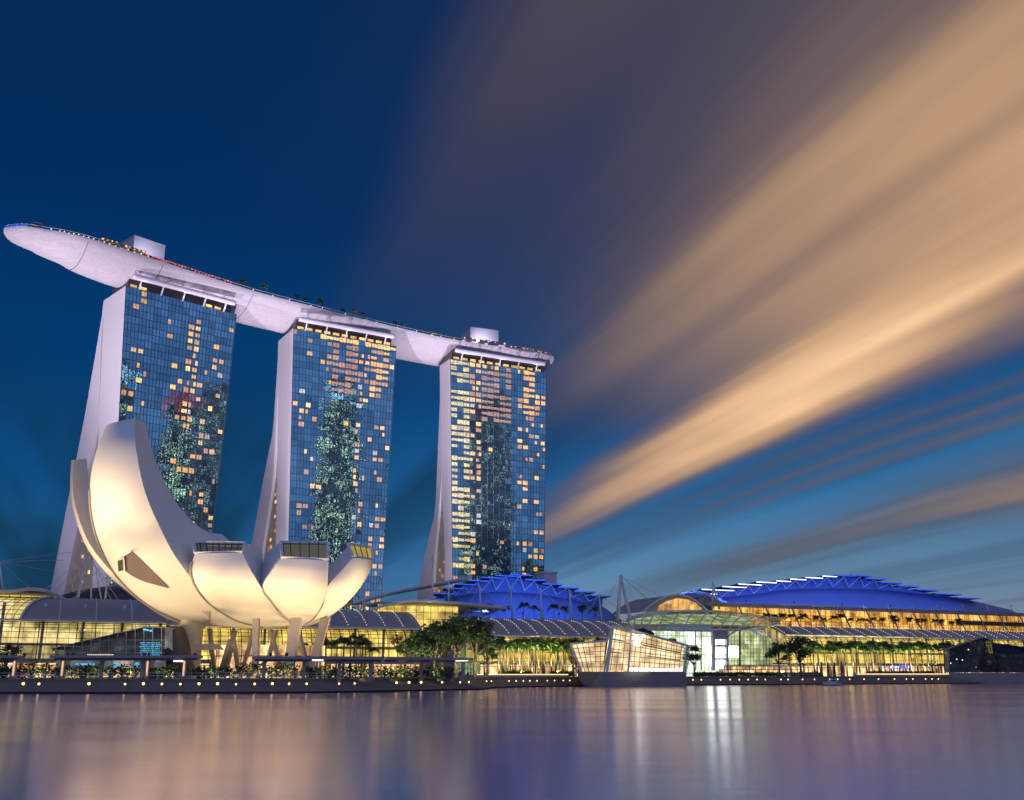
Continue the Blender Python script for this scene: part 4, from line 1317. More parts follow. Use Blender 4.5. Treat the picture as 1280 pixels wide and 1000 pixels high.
# hall and canopy between the petals and the blue roof
w = 16
box_hall('upper_lounge', 'gold lit upper storey under a long white wing canopy left of the first blue roof', ms(474, 765, w)[0], ms(574, 765, w)[0], w, ms(520, 790, w)[1], ms(520, 756.5, w)[1], 'room_gold')
wing('wing_canopy', 'long white wing canopy reaching across the front of the first blue roof', [ms(462, 763, 12), ms(478, 757, 12), ms(500, 752.5, 12), ms(525, 750.5, 12), ms(560, 752.5, 12), ms(600, 756, 12), ms(634, 759.5, 12)], 12, 28, 1.2)
# ------------------------------------------------------------------ blue stepped roofs
def stepped_roof(name, label, plates, wall, w, wall_drop, depth, white_upto, base_z, th=.9):
    o = thing(name, label, 'stepped roof', M(ms(plates[len(plates) // 2][0], plates[len(plates) // 2][2], w)[0], w, base_z))
    # membrane vault below the plates
    pr = [ms(px, py, w + 3) for px, py in wall]
    pc = cat_rom([Vector((s, 0, z)) for s, z in pr], 41)
    mb = MB(); rows = []
    for p in pc:
        h = max(.3, p.z - base_z)
        rows.append([M(p.x, w - 3.0, base_z), M(p.x, w - 1.5, base_z + h * .35), M(p.x, w + .6, base_z + h * .72), M(p.x, w + 3, base_z + h), M(p.x + .45 * depth * .6, w + depth * .6, base_z + h * .97), M(p.x + .45 * depth, w + depth, base_z)])
    mb.grid(rows); mb.face(*rows[0]); mb.face(*rows[-1])
    mb.build('membrane', 'roof_light_tint', o, True)
    tops = []
    for i, (x0, x1, y) in enumerate(plates):
        s0, z = ms(x0, y, w); s1, _ = ms(x1, y, w)
        mb = MB()
        tilt = .25
        a = [M(s0, w - 2.5, z - th), M(s1, w - 2.5, z - th), M(s1 + .2 * depth, w + depth * .45, z - th + .6), M(s0 + .2 * depth, w + depth * .45, z - th + .6)]
        mb.hexa(a, [q + Vector((0, 0, th * .55)) for q in a])
        pl = mb.build('roof_plate', 'roof_light_tint', o)
        mb = MB(); mb.bar(M(s0, w - 2.7, z - th * .72), M(s1, w - 2.7, z - th * .72), .16, .26)
        mb.build('edge_light', 'strip_white' if x1 <= white_upto else 'strip_blue', pl)
        tops.append(((s0 + s1) / 2, z - th, s0, s1))
    # zigzag truss carrying the plates
    mb = MB()
    def wz(s): return interp([(p.x, p.z) for p in pc], s)
    for (m, z, a, b), (m2, z2, a2, b2) in zip(tops, tops[1:]):
        lo = (m + m2) / 2
        if min(z, z2) - wz(lo) > .6:
            mb.bar(M(m, w - 1.5, z), M(lo, w + .8, wz(lo)), .28); mb.bar(M(m2, w - 1.5, z2), M(lo, w + .8, wz(lo)), .28)
    mb.build('truss', 'steel', o)
    # clerestory wall closing the gap under the plates
    st_ = sorted((m, z) for m, z, a, b in tops)
    lo_s, hi_s = tops[0][2] + 2, tops[-1][3] - 1
    rows = []
    for i in range(61):
        s = lerp(lo_s, hi_s, i / 60); zt_ = interp(st_, s) - .15; zb_ = wz(s) - .6
        if zt_ > zb_ + .3: rows.append([M(s, w + 2.6, zb_), M(s, w + 2.2, zt_)])
    mb = MB(); mb.grid(rows); mb.build('clerestory', 'roof_light_tint', o)
    return o
def z6(x, y): return 440 + x / 3.765, 690 + y / 3.765
def z7(x, y): return 700 + x / 4.267, 690 + y / 4.267
def z8(x, y): return 960 + x / 4.0, 690 + y / 4.0
pl6 = [(328, 425, 214), (365, 480, 187), (415, 515, 163), (470, 572, 144), (530, 632, 127), (595, 705, 113), (660, 772, 104), (730, 832, 100), (800, 902, 123), (880, 975, 143), (955, 1055, 160), (1030, 1130, 179), (1110, 1204, 198)]
plates = [(z6(a, 0)[0], z6(b, 0)[0], z6(0, y)[1]) for a, b, y in pl6]
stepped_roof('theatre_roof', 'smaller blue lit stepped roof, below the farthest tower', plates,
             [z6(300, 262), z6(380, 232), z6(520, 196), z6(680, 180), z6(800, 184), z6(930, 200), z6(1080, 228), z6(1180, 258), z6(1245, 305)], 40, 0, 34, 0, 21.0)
pl7 = [(640, 815, 212), (735, 905, 193), (845, 972, 178), (930, 1052, 165), (1025, 1132, 154), (1115, 1208, 148)]
plates = [(z7(a, 0)[0], z7(b, 0)[0], z7(0, y)[1]) for a, b, y in pl7]
pl8 = [(60, 92, 140)][:0] + [(20, 92, 139), (90, 168, 130), (165, 252, 122), (250, 322, 115), (320, 412, 111), (398, 492, 111), (462, 572, 126), (542, 650, 146), (630, 735, 163), (722, 832, 182), (812, 945, 202), (925, 1038, 222)]
plates = plates[:5] + [(z8(a, 0)[0], z8(b, 0)[0], z8(0, y)[1]) for a, b, y in pl8]
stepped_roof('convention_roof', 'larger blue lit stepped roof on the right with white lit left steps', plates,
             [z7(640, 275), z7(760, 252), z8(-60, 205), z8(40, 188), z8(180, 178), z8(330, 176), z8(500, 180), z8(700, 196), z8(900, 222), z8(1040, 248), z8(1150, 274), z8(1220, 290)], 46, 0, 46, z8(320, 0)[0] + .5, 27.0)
# white swept edges of the left ends
wing('swept_canopy', 'pale lit canopy sweeping up to the left end of the first blue roof', [ms(444, 752, 30), ms(470, 746, 30), ms(500, 738, 30), ms(530, 732, 30), ms(562, 726, 30), ms(590, 721, 30)], 30, 44, .5)
wing('swept_canopy', 'pale lit canopy sweeping up to the left end of the larger blue roof', [ms(851, 742, 34), ms(868, 739, 34), ms(890, 744, 34), ms(912, 756, 34)], 34, 50, .5)
# blue and white floodlights for the membranes
for i, (px, e) in enumerate(((560, 8500), (605, 11500), (650, 12500), (695, 11500), (740, 8500))):
    s, _ = ms(px, 740, 22)
    big_spot(M(s, 20, 22.0), M(s, 42, 31), e, (.08, .22, 1.0), 110, 'blue_floodlight', 'blue floodlight at the foot of the smaller blue stepped roof', .6, 'floodlights of the smaller blue roof')
for i, (px, e) in enumerate(((870, 8000), (930, 12500), (990, 14000), (1050, 14000), (1110, 13500), (1170, 11500), (1225, 8500))):
    s, _ = ms(px, 750, 26)
    big_spot(M(s, 25, 29.3), M(s, 48, 40), e, (.07, .20, 1.0), 120, 'blue_floodlight', 'blue floodlight on the terrace edge below the larger blue stepped roof', .6, 'floodlights of the larger blue roof')
# lift block beside the smaller roof
s, z = ms(680, 716, 52); s1 = ms(696, 716, 52)[0]
o = thing('plant_block', 'small pale block peeping over the smaller blue roof', 'rooftop block', M(s, 52, 22))
mb = MB(); mb.prism([M(s, 52, 22), M(s1, 52, 22), M(s1, 58, 22), M(s, 58, 22)], (0, 0, z - 22)); mb.build('block', 'white_wall', o)
mb = MB(); mb.prism([M(s - .4, 51.6, z), M(s1 + .4, 51.6, z), M(s1 + .4, 58.4, z), M(s - .4, 58.4, z)], (0, 0, .6)); mb.build('parapet', 'steel', o)

# ------------------------------------------------------------------ terrace building on the right (amber lit, balconies and roof slab)
wT = 14
sa, sb = ms(905, 770, wT)[0], ms(1290, 770, wT)[0] + 70
zb, zt = 19.9, ms(1100, 763.5, wT)[1]
o = thing('terrace_building', 'long amber lit terrace storeys above the grey roof on the right', 'building', M((sa + sb) / 2, wT, zb))
mb = MB(); mb.prism([M(sa, wT + 6, zb), M(sb, wT + 6, zb), M(sb, wT + 6, zt), M(sa, wT + 6, zt)], (MW[0] * .5, MW[1] * .5, 0)); mb.build('interior', 'room_amber', o)
mb = MB(); mb.prism([M(sa - 4, wT - 1.5, zt), M(sb, wT - 1.5, zt), M(sb, wT + 18, zt + 1.2), M(sa - 4, wT + 18, zt + 1.2)], (0, 0, 1.0)); mb.build('roof_slab', 'concrete', o)
mb = MB(); mb.prism([M(sa, wT - 4, zb - .6), M(sb, wT - 4, zb - .6), M(sb, wT + 8, zb - .6), M(sa, wT + 8, zb - .6)], (0, 0, .6)); mb.build('terrace_floor', 'concrete', o)
zm = ms(1220, 776, wT)[1]
mb = MB(); mb.prism([M(ms(1208, 776, wT)[0], wT + 1, zm - 1.6), M(sb, wT + 1, zm - 1.6), M(sb, wT + 5.5, zm - 1.6), M(ms(1208, 776, wT)[0], wT + 5.5, zm - 1.6)], (0, 0, 1.6)); mb.build('gallery_band', 'roof_dark', o)
mb = MB()
for i in range(int((sb - sa) / 2.5)):
    mb.bar(M(sa + i * 2.5, wT + 5.6, zb), M(sa + i * 2.5, wT + 5.6, zt), .13)
for zz in (zb + 2.6, zb + 5.0): mb.bar(M(sa, wT + 5.6, zz), M(sb, wT + 5.6, zz), .13)
mb.build('mullion_grid', 'mullion', o)
for i in range(int((sb - sa) / 12.2)):
    s = sa + 6 + i * 12.2
    mb = MB(); mb.tube([M(s + 1.2, wT - 3.5, zb), M(s, wT - 1, zt)], .30, 6)
    mb.build('raking_column', 'column', o)
mb = MB(); mb.bar(M(sa, wT - 4, zb + 1.1), M(sb, wT - 4, zb + 1.1), .1)
for i in range(int((sb - sa) / 2)): mb.bar(M(sa + 2 * i, wT - 4, zb), M(sa + 2 * i, wT - 4, zb + 1.1), .07)
mb.build('railing', 'steel', o)
terrace_palm = make_palm('small terrace palm silhouetted against the amber lit storeys', 'palms on the amber lit terrace', 3.9, 3.0, 21, (0, 0, 0), 'leaf_dark', 13)
rnd = random.Random(12)
for i, px in enumerate([958, 968, 978, 990, 999, 1009, 1018, 1030, 1042, 1051, 1062, 1074, 1085, 1094, 1104, 1114, 1124, 1136, 1146, 1156, 1167, 1178, 1189, 1200]):
    s = ms(px, 775, wT - 2)[0]
    place(terrace_palm, M(s, wT - 2 + rnd.uniform(-.8, 1.5), zb), rnd.uniform(0, 6), rnd.uniform(.8, 1.15), first=(i == 0))
blue_palm = copy_tree(terrace_palm)
for i, (px, sc) in enumerate(((590, .9), (612, 1.0), (632, .9), (654, 1.2), (668, 1.0), (692, 1.15), (706, 1.0), (728, 1.1), (742, 1.0))):
    s = ms(px, 765, 18)[0]
    place(blue_palm, M(s, 18, 20.6), rnd.uniform(0, 6), sc, 'dark terrace palm silhouetted against the smaller blue roof', 'palms before the smaller blue roof', first=(i == 0))
# planting terrace that carries them
mb = MB(); mb.prism([M(-106, 13.6, 17.0), M(-28, 13.6, 17.0), M(-28, 40, 17.0), M(-106, 40, 17.0)], (0, 0, 3.6))
tag(mb.build('roof_terrace', 'concrete'), 'concrete roof terrace at the foot of the smaller blue roof', 'terrace')

# ------------------------------------------------------------------ masts with stay cables
def mast(name, label, base, top, stays, r=.32, mat='steel', group=None, second=None):
    o = thing(name, label, 'mast', base, group)
    mb = MB(); mb.tube([base, lerp(base, top, .5), top], r, 8, r * .55)
    mb.sphere(top, r * .8, 6, 4); mb.build('pole', mat, o, True)
    if second is not None:
        mb = MB(); mb.tube([second, top], r * .8, 8, r * .5); mb.build('pole', mat, o, True)
    for q in stays:
        mb = MB(); mb.tube([top, q], .07, 4); mb.build('stay', 'cable', o)
    return o
def mp(px, py, w): return M(*((lambda a: (a[0], w, a[1]))(ms(px, py, w))))
wm = 15
for i, (t, b, l) in enumerate((((600, 160), (610, 306), 'first'), ((748, 166), (755, 312), 'second'), ((887, 175), (895, 320), 'third'), ((1025, 181), (1032, 322), 'fourth'), ((1163, 200), (1175, 326), 'fifth'))):
    T, B = mp(*z6(*t), wm), mp(*z6(*b), wm)
    mast('roof_mast', 'slim white mast before the smaller blue roof, %s from the left of its row' % l, B, T, [mp(*z6(b[0] + 150, b[1] - 5), wm), mp(*z6(b[0] - 90, b[1]), wm)], .38)
mast('roof_mast', 'tall white mast at the left end of the smaller blue roof', mp(*z6(380, 225), 14), mp(*z6(378, 20), 14), [mp(*z6(470, 225), 14), mp(*z6(250, 230), 14)], .35)
mast('roof_mast', 'short white mast between the tall one and the smaller blue roof', mp(*z6(455, 228), 14), mp(*z6(455, 145), 14), [mp(*z6(520, 235), 14)], .35)
mast('roof_mast', 'white mast just right of the white petals', mp(*z6(62, 285), 14), mp(*z6(52, 165), 14), [mp(*z6(150, 285), 14)], .32)
mast('a_frame_mast', 'tall white a shaped mast between the two blue roofs', mp(772, 776, 14), mp(776, 720, 14), [mp(830, 765, 20), mp(818, 757, 24), mp(848, 756, 30), mp(745, 768, 16)], .75, second=mp(789, 778, 14))
mast('a_frame_mast', 'smaller a shaped mast left of the larger blue roof', mp(*z7(815, 302), 16), mp(*z7(815, 160), 16), [mp(*z7(900, 300), 16), mp(*z7(740, 300), 16)], .5, second=mp(*z7(850, 305), 16))
for i, x in enumerate((941, 985, 1016, 1047, 1079, 1110, 1141, 1172, 1203, 1234, 1264)):
    b, t = mp(x + 1.5, 766, 12.2), mp(x, 754.5 + (1.5 if i > 3 else 0), 12.2)
    mast('roof_mast', 'short white mast on the roof edge below the larger blue roof', b, t, [mp(x + 11, 765.5, 12.2), mp(x - 8, 765.5, 12.2)], .2, group='short masts below the larger blue roof')
# left masts behind the petals
mast('roof_mast', 'leaning pale mast left of the white petals', mp(*(480 / 5, 680 + 358 / 5), 23), mp(545 / 5, 680 + 62 / 5, 23), [mp(60, 750, 22), mp(40, 752, 20), mp(150, 753, 22)], .5)
mast('roof_mast', 'upright thin mast beside the leaning pale one', mp(570 / 5, 680 + 350 / 5, 23), mp(565 / 5, 680 + 80 / 5, 23), [mp(140, 752, 22)], .25)
mast('roof_mast', 'thin mast leaning right, left of the pink lit one', mp(640 / 5, 680 + 378 / 5, 23), mp(600 / 5, 680 + 172 / 5, 23), [mp(90, 752, 22)], .22)
pm = mast('roof_mast', 'pink lit mast against the dark curved roof', mp(655 / 5, 680 + 375 / 5, 23), mp(671 / 5, 680 + 205 / 5, 23), [mp(80, 754, 21), mp(176, 753, 21)], .35)
mast('roof_mast', 'pale mast at the left edge of the photo with long stay cables', mp(4, 740, 20), mp(-1, 702, 20), [mp(90, 690, 60), mp(80, 700, 55), mp(70, 715, 50), mp(40, 738, 20)], .4)

# ------------------------------------------------------------------ central atrium
wA = -2
o = thing('atrium_building', 'white lit glass atrium under the broad ribbed canopy, right of the cream pavilion', 'building', mp(875, 838, wA))
s0, s1 = ms(820, 810, wA)[0], ms(908, 810, wA)[0]
zt = ms(880, 789, wA)[1]
mb = MB(); mb.prism([M(s0, wA + 5, GZ), M(s1, wA + 5, GZ), M(s1, wA + 5, zt), M(s0, wA + 5, zt)], (MW[0] * .5, MW[1] * .5, 0)); mb.build('interior', 'room_white', o)
mb = MB(); mb.face(M(s0, wA, GZ), M(s1, wA, GZ), M(s1, wA, zt), M(s0, wA, zt)); mb.build('glass_wall', 'glass', o)
mb = MB()
for px, wd in ((869.5, .35), (876.5, .35)): mb.bar(mp(px, 838, wA - .3), mp(px, 789, wA - .3), wd)
for i in range(19): mb.bar(M(lerp(s0, s1, i / 18), wA - .1, GZ), M(lerp(s0, s1, i / 18), wA - .1, zt), .1)
for i in range(6): mb.bar(M(s0, wA - .12, GZ + 3 * i + 1), M(s1, wA - .12, GZ + 3 * i + 1), .13)
mb.build('mullion_grid', 'steel', o)
mb = MB()
for px, py0 in ((891.5, 788), (908.5, 788)): mb.prism([mp(px, 838, wA - .8), mp(px + 2.4, 838, wA - .8), mp(px + 2.4, py0, wA - .8), mp(px, py0, wA - .8)], (MW[0] * 1.2, MW[1] * 1.2, 0))
mb.prism([mp(891.5, 799, wA - .7), mp(909, 799, wA - .7), mp(909, 788, wA - .7), mp(891.5, 788, wA - .7)], (MW[0], MW[1], 0))
for py in (807, 823.5): mb.prism([mp(894, py + 1.4, wA - .6), mp(909, py + 1.4, wA - .6), mp(909, py - .4, wA - .6), mp(894, py - .4, wA - .6)], (MW[0], MW[1], 0))
mb.build('pier', 'steel', o)
mb = MB()
for x0, x1, y0, y1 in ((895, 907, 809, 822), (895, 907, 825, 835), (883, 890.5, 806, 833), (895, 906, 799.5, 805)): mb.prism([mp(x0, y1, wA + 2), mp(x1, y1, wA + 2), mp(x1, y0, wA + 2), mp(x0, y0, wA + 2)], (MW[0] * .3, MW[1] * .3, 0))
mb.build('lit_screen', 'screen_white', o)
# glass barrel at its right
o = thing('glass_barrel', 'arched glass barrel vault with pale green light right of the white atrium', 'building', mp(938, 838, wA))
pro = [(910, 836), (910, 810), (910, 797), (912, 793), (922, 787.5), (936, 785.3), (948, 787.5), (957, 793), (963, 801), (965.5, 812), (966, 836)]
P0 = [mp(x, y, wA) for x, y in pro]
mb = MB(); mb.grid([[p, p + Vector((MW[0] * 10, MW[1] * 10, 0))] for p in P0[1:]]); mb.build('vault', 'glass', o, True)
mb = MB(); mb.face(*P0); mb.build('front_glazing', 'glass', o)
mb = MB(); mb.prism([p + Vector((MW[0] * 5, MW[1] * 5, 0)) for p in P0], (MW[0] * .4, MW[1] * .4, 0)); mb.build('interior', 'room_green', o)
mb = MB(); mb.tube(P0[1:-1], .3, 6)
for dd in (3, 6, 9): mb.tube([p + Vector((MW[0] * dd, MW[1] * dd, 0)) for p in P0[2:]], .18, 5)
mb.build('arch_rib', 'steel', o)
mb = MB()
for px in range(914, 965, 4):
    tp = interp([(910, 797), (912, 793), (922, 787.5), (936, 785.3), (948, 787.5), (957, 793), (963, 801), (966, 812)], px)
    mb.bar(mp(px, 836, wA - .1), mp(px, tp, wA - .1), .11)
for py in range(796, 836, 5): mb.bar(mp(910, py, wA - .12), mp(964, py, wA - .12), .11)
mb.bar(mp(924.5, 836, wA - .2), mp(924.5, 788, wA - .2), .5)
mb.build('mullion_grid', 'mullion', o)
a, b = ms(905, 836, wA - .5)[0], ms(1000, 836, wA - .5)[0]
mb = MB(); mb.prism([M(a, wA - .5, GZ), M(b, wA - .5, GZ), M(b, wA - .5, 5.6), M(a, wA - .5, 5.6)], (MW[0] * .4, MW[1] * .4, 0)); mb.build('shop_window', 'room_shop', o)
mb = MB(); mb.prism([M(a - 1, wA - 2.2, 5.6), M(b, wA - 2.2, 5.6), M(b, wA, 5.6), M(a - 1, wA, 5.6)], (0, 0, .4)); mb.build('shop_canopy', 'concrete', o)
mb = MB()
for i in range(int((b - a) / 2.6) + 1): mb.bar(M(a + i * 2.6, wA - .7, GZ), M(a + i * 2.6, wA - .7, 5.6), .2)
mb.bar(M(a, wA - .72, 4.6), M(b, wA - .72, 4.6), .2); mb.build('shop_frame', 'column', o)
mb = MB(); mb.prism([mp(911, 807.5, wA + 2), mp(923, 807.5, wA + 2), mp(923, 822, wA + 2), mp(911, 822, wA + 2)], (MW[0] * .3, MW[1] * .3, 0)); mb.build('lit_screen', 'screen_white', o)
# ribbed glass canopy over both
o = thing('ribbed_canopy', 'broad arched canopy with white ribs over the atrium entrance', 'canopy', mp(870, 790, wA - 6))
bk = cat_rom([mp(*p, 16) for p in ((782, 779), (795, 771), (820, 766), (850, 763.5), (885, 763.5), (920, 766), (950, 771), (975, 779))], 41)
frn = cat_rom([mp(*p, -7) for p in ((786, 783), (800, 786), (820, 787), (850, 787.5), (880, 788), (905, 788), (930, 787), (975, 781))], 41)
mb = MB(); rows = []
for a, b in zip(bk, frn):
    rows.append([lerp(a, b, t) + Vector((0, 0, 2.2 * math.sin(math.pi * t))) for t in [k / 8 for k in range(9)]])
mb.grid(rows); mb.build('glazed_sheet', thin_glass('frosted_canopy', (.55, .60, .50), .10, .2), o, True)
mb = MB()
def rowp(f, k):
    f = min(39.99, f); i0 = int(f); return lerp(rows[i0][k], rows[i0 + 1][k], f - i0)
for i in range(0, 37, 3): mb.tube([rowp(i + k * .5, 8 - k) + Vector((0, 0, .12)) for k in range(9)], .24, 6)
mb.tube(frn, .3, 6); mb.tube(bk, .3, 6); mb.build('rib', 'steel', o)
mb = MB()
for k in range(1, 8): mb.tube([r_[k] for r_ in rows], .08, 4)
mb.build('purlin', 'steel', o)
mb = MB(); mb.grid([[r_[2] - Vector((0, 0, 1.2)), r_[6] - Vector((0, 0, 1.2))] for r_ in rows[2:-6:2]]); mb.build('lit_ceiling', 'room_green', o)
# arched orange lit gable behind
o = thing('arched_gable', 'low round arched roof with orange lit gable behind the ribbed canopy', 'building', mp(840, 764, 20))
pro = [(803, 765), (812, 757), (822, 750), (836, 744.5), (848, 743.5), (860, 746), (870, 751.5), (879, 758), (884, 764)]
P0 = [mp(x, y, 20) for x, y in pro]
ins = [mp(x, y, 20.6) for x, y in ((820, 763), (822, 757), (832, 751.5), (845, 748), (858, 749.5), (868, 754), (875, 760), (875, 763))]
mb = MB(); mb.grid([[p, p + Vector((MW[0] * 22, MW[1] * 22, 0))] for p in P0]); mb.build('roof', 'roof', o, True)
mb = MB(); mb.prism(P0, (MW[0] * .4, MW[1] * .4, 0)); mb.build('gable_wall', 'roof', o)
mb = MB(); mb.face(*[p - Vector((MW[0] * .9, MW[1] * .9, 0)) for p in ins]); mb.build('gable_window', 'room_amber', o)
mb = MB()
for px in (828, 838, 848, 858, 868): mb.bar(mp(px, 763, 19.4), mp(px, interp([(820, 757), (832, 751.5), (845, 748), (858, 749.5), (868, 754), (875, 760)], px), 19.4), .15)
mb.tube([p - Vector((MW[0] * .3, MW[1] * .3, 0)) for p in P0], .3, 6); mb.build('gable_frame', 'steel', o)
# ================================================================== CRYSTAL PAVILIONS ON THE WATER
def pav_face(mb_g, mb_m, quad, nu, nv, off=.12, w=.13):
    """glazed facet with its own mullion grid; quad = bottom-left, bottom-right, top-right, top-left"""
    a, b, c, d_ = quad
    mb_g.face(a, b, c, d_)
    nn = (b - a).cross(d_ - a).normalized()
    if nn.y > 0: nn = -nn
    for i in range(nu + 1):
        t = i / nu; mb_m.bar(lerp(a, b, t) + nn * off, lerp(d_, c, t) + nn * off, w)
    for j in range(nv + 1):
        t = j / nv; mb_m.bar(lerp(a, d_, t) + nn * off, lerp(b, c, t) + nn * off, w)
YP = 268
def q(px, py, dy=0.0): return atY(px, py, YP + dy)
pv = thing('crystal_pavilion', 'cream lit faceted glass pavilion standing in the water', 'pavilion', q(790, 858, 4))
g, m_ = MB(), MB()
A0, A1, A2, A3 = q(727, 840, 2), q(755, 840, -1), q(759, 801, 0), q(713, 805, 5)
B0, B1, B2, B3 = q(755, 840, -1), q(785, 840, -4), q(789, 787.5, -3), q(765.5, 782, -1)
C0, C1, C2, C3 = q(785, 840, -4), q(854, 840, 6), q(858.5, 806.5, 6), q(789, 787.5, -3)
D0, D1, D2, D3 = q(854, 840, 6), q(858, 839, 22), q(863, 808, 22), q(858.5, 806.5, 6)
E0, E1, E2, E3 = q(719, 840, 18), q(727, 840, 2), q(713, 805, 5), q(706, 807, 20)
pav_face(g, m_, (A0, A1, A2, A3), 6, 6); pav_face(g, m_, (B0, B1, B2, B3), 4, 6); pav_face(g, m_, (C0, C1, C2, C3), 11, 8)
pav_face(g, m_, (D0, D1, D2, D3), 4, 6); pav_face(g, m_, (E0, E1, E2, E3), 4, 6)
g.build('glass_skin', 'glass', pv, fix=False); m_.build('mullion_grid', 'mullion', pv)
ms_ = MB()
for a, b in ((A0, A3), (B0, B3), (B1, B2), (A3, A2), (B3, B2), (C3, C2), (C1, C2), (B3, A2), (D3, D2)): ms_.bar(a - Vector((0, .3, 0)), b - Vector((0, .3, 0)), .42)
ms_.bar(lerp(B0, B1, .12) - Vector((0, .4, 0)), lerp(B3, B2, .02) - Vector((0, .4, 0)), .7)
ms_.build('frame', 'steel', pv)
ins = MB()
v = Vector((0, 4.5, 0))
for qd in ((A0, A1, A2, A3), (B0, B1, B2, B3), (C0, C1, C2, C3)):
    ce = sum(qd, Vector()) / 4
    ins.face(*[p + v + Vector((0, 0, 0)) for p in qd])
ins.build('interior', 'room_cream', pv)
bs = MB()
for z in (0,):
    pass
fl_ = MB()
for t in (.42, .7):
    fl_.prism([lerp(B0, B3, t) + Vector((1, 1.5, 0)), lerp(C1, C2, t) + Vector((-1, 1.5, 0)), lerp(C1, C2, t) + Vector((-1, 4.4, 0)), lerp(B0, B3, t) + Vector((1, 4.4, 0))], (0, 0, .3))
fl_.build('gallery_floor', 'cream', pv)
st = MB(); st.prism([C0 + Vector((0, .6, .2)), C1 + Vector((0, .6, .2)), C1 + Vector((0, .9, .2)), C0 + Vector((0, .9, .2))], (0, 0, .9)); st.build('floor_light', 'strip_white', pv)
rf = MB(); rf.face(A3, A2, A2 + Vector((2, 18, 1)), E3); rf.face(B3, B2, B2 + Vector((0, 16, -2)), B3 + Vector((0, 16, -2))); rf.face(C3, C2, D2, C3 + Vector((0, 16, -2))); rf.build('roof', 'roof', pv)
pl = MB()
b0, b1, b2, b3 = q(721, 840.2, 2), q(752, 840.2, -3), q(857, 840.2, 4), q(858, 840.2, 24)
w0, w1, w2, w3 = atZ(735, 859.5, 0), atZ(750, 860, 0), atZ(853, 858.5, 0), atZ(858, 857, 0)
w0, w1, w2, w3 = [Vector((p.x, b.y + .6, -.5)) for p, b in ((q(735, 859, 2), b0), (q(750, 859, -3), b1), (q(853, 858, 4), b2), (q(858, 857, 24), b3))]
pl.hexa([w0, w1, w2, w3], [b0, b1, b2, b3])
bk0, bk1 = Vector((b0.x + 2, b3.y, b0.z)), b3
pl.hexa([w0, w2, w3, Vector((w0.x, w3.y, -.5))], [b0, b2, b3, bk0])
pl.build('plinth', 'concrete', pv)
# white monogram of two slanting letters on the tall facet
def mono(mb, pts, w, n=None):
    for a, b in zip(pts, pts[1:]): mb.bar(a, b, w, .3)
mb = MB()
Ym = -4.4
mono(mb, [q(795.5, 794.5, Ym), q(794, 806.5, Ym)], .75); mono(mb, [q(792.5, 807, Ym), q(800.5, 806.5, Ym)], .6)
mono(mb, [q(795.5, 793.5, Ym), q(800, 801, Ym)], .95); mono(mb, [q(804, 793.8, Ym), q(799.4, 803, Ym)], .7)
mono(mb, [q(793.6, 794.2, Ym), q(797.2, 793.8, Ym)], .5); mono(mb, [q(802.4, 793.9, Ym), q(805.2, 793.7, Ym)], .5)
mb.build('monogram_sign', 'sign_white', pv)
# potted trees on the roof edge behind
# dark twin pavilion on the right
YP = 352
dk_ = thing('crystal_pavilion', 'dark unlit faceted glass pavilion at the right edge, standing in the water', 'pavilion', q(1230, 855, 4))
A0, A1, A2, A3 = q(1187, 840.5, 3), q(1222, 840.5, 0), q(1229.5, 797, 2), q(1187.5, 811, 6)
B0, B1, B2, B3 = q(1222, 840.5, 0), q(1252, 840.5, 4), q(1237.5, 800, 6), q(1229.5, 797, 2)
C0, C1, C2, C3 = q(1252, 840.5, 4), q(1300, 841, 10), q(1300, 818.5, 16), q(1242, 817, 9)
g, m_ = MB(), MB()
for qd, nu, nv in (((A0, A1, A2, A3), 7, 6), ((B0, B1, B2, B3), 4, 7), ((C0, C1, C2, C3), 10, 3)): pav_face(g, m_, qd, nu, nv, w=.12)
g.build('glass_skin', 'glass_dark', dk_, fix=False); m_.build('mullion_grid', 'dark_metal', dk_)
ins = MB()
for qd in ((A0, A1, A2, A3), (B0, B1, B2, B3), (C0, C1, C2, C3)): ins.face(*[p + Vector((0, 4, 0)) for p in qd])
ins.build('interior', 'room_dim', dk_)
rf = MB(); rf.face(q(1240, 803, 6), q(1300, 811, 12), C2, C3); rf.face(A3, A2, A2 + Vector((0, 16, -1)), A3 + Vector((0, 16, -1))); rf.face(A2, B2, B2 + Vector((0, 16, -1)), A2 + Vector((0, 16, -1))); rf.build('roof', 'blue_slope', dk_) if 'blue_slope' in MAT else rf.build('roof', 'roof', dk_)
pl = MB()
b = [q(1186, 841, 2), q(1252, 841, -2), q(1302, 841, 8), q(1302, 841, 34), q(1186, 841, 34)]
for i in range(5): b[i].z = b[0].z
pl.prism([p - Vector((0, 0, b[0].z + .6)) for p in b], (0, 0, b[0].z + .6)); pl.build('plinth', 'concrete', dk_)
lp = MB()
for px, py in ((1210.5, 812), (1196, 824), (1203, 825), (1220, 834), (1188.5, 829)): lp.sphere(q(px, py, -.5 + 3), .22, 6, 4)
lp.build('lamp_glint', 'bead', dk_)

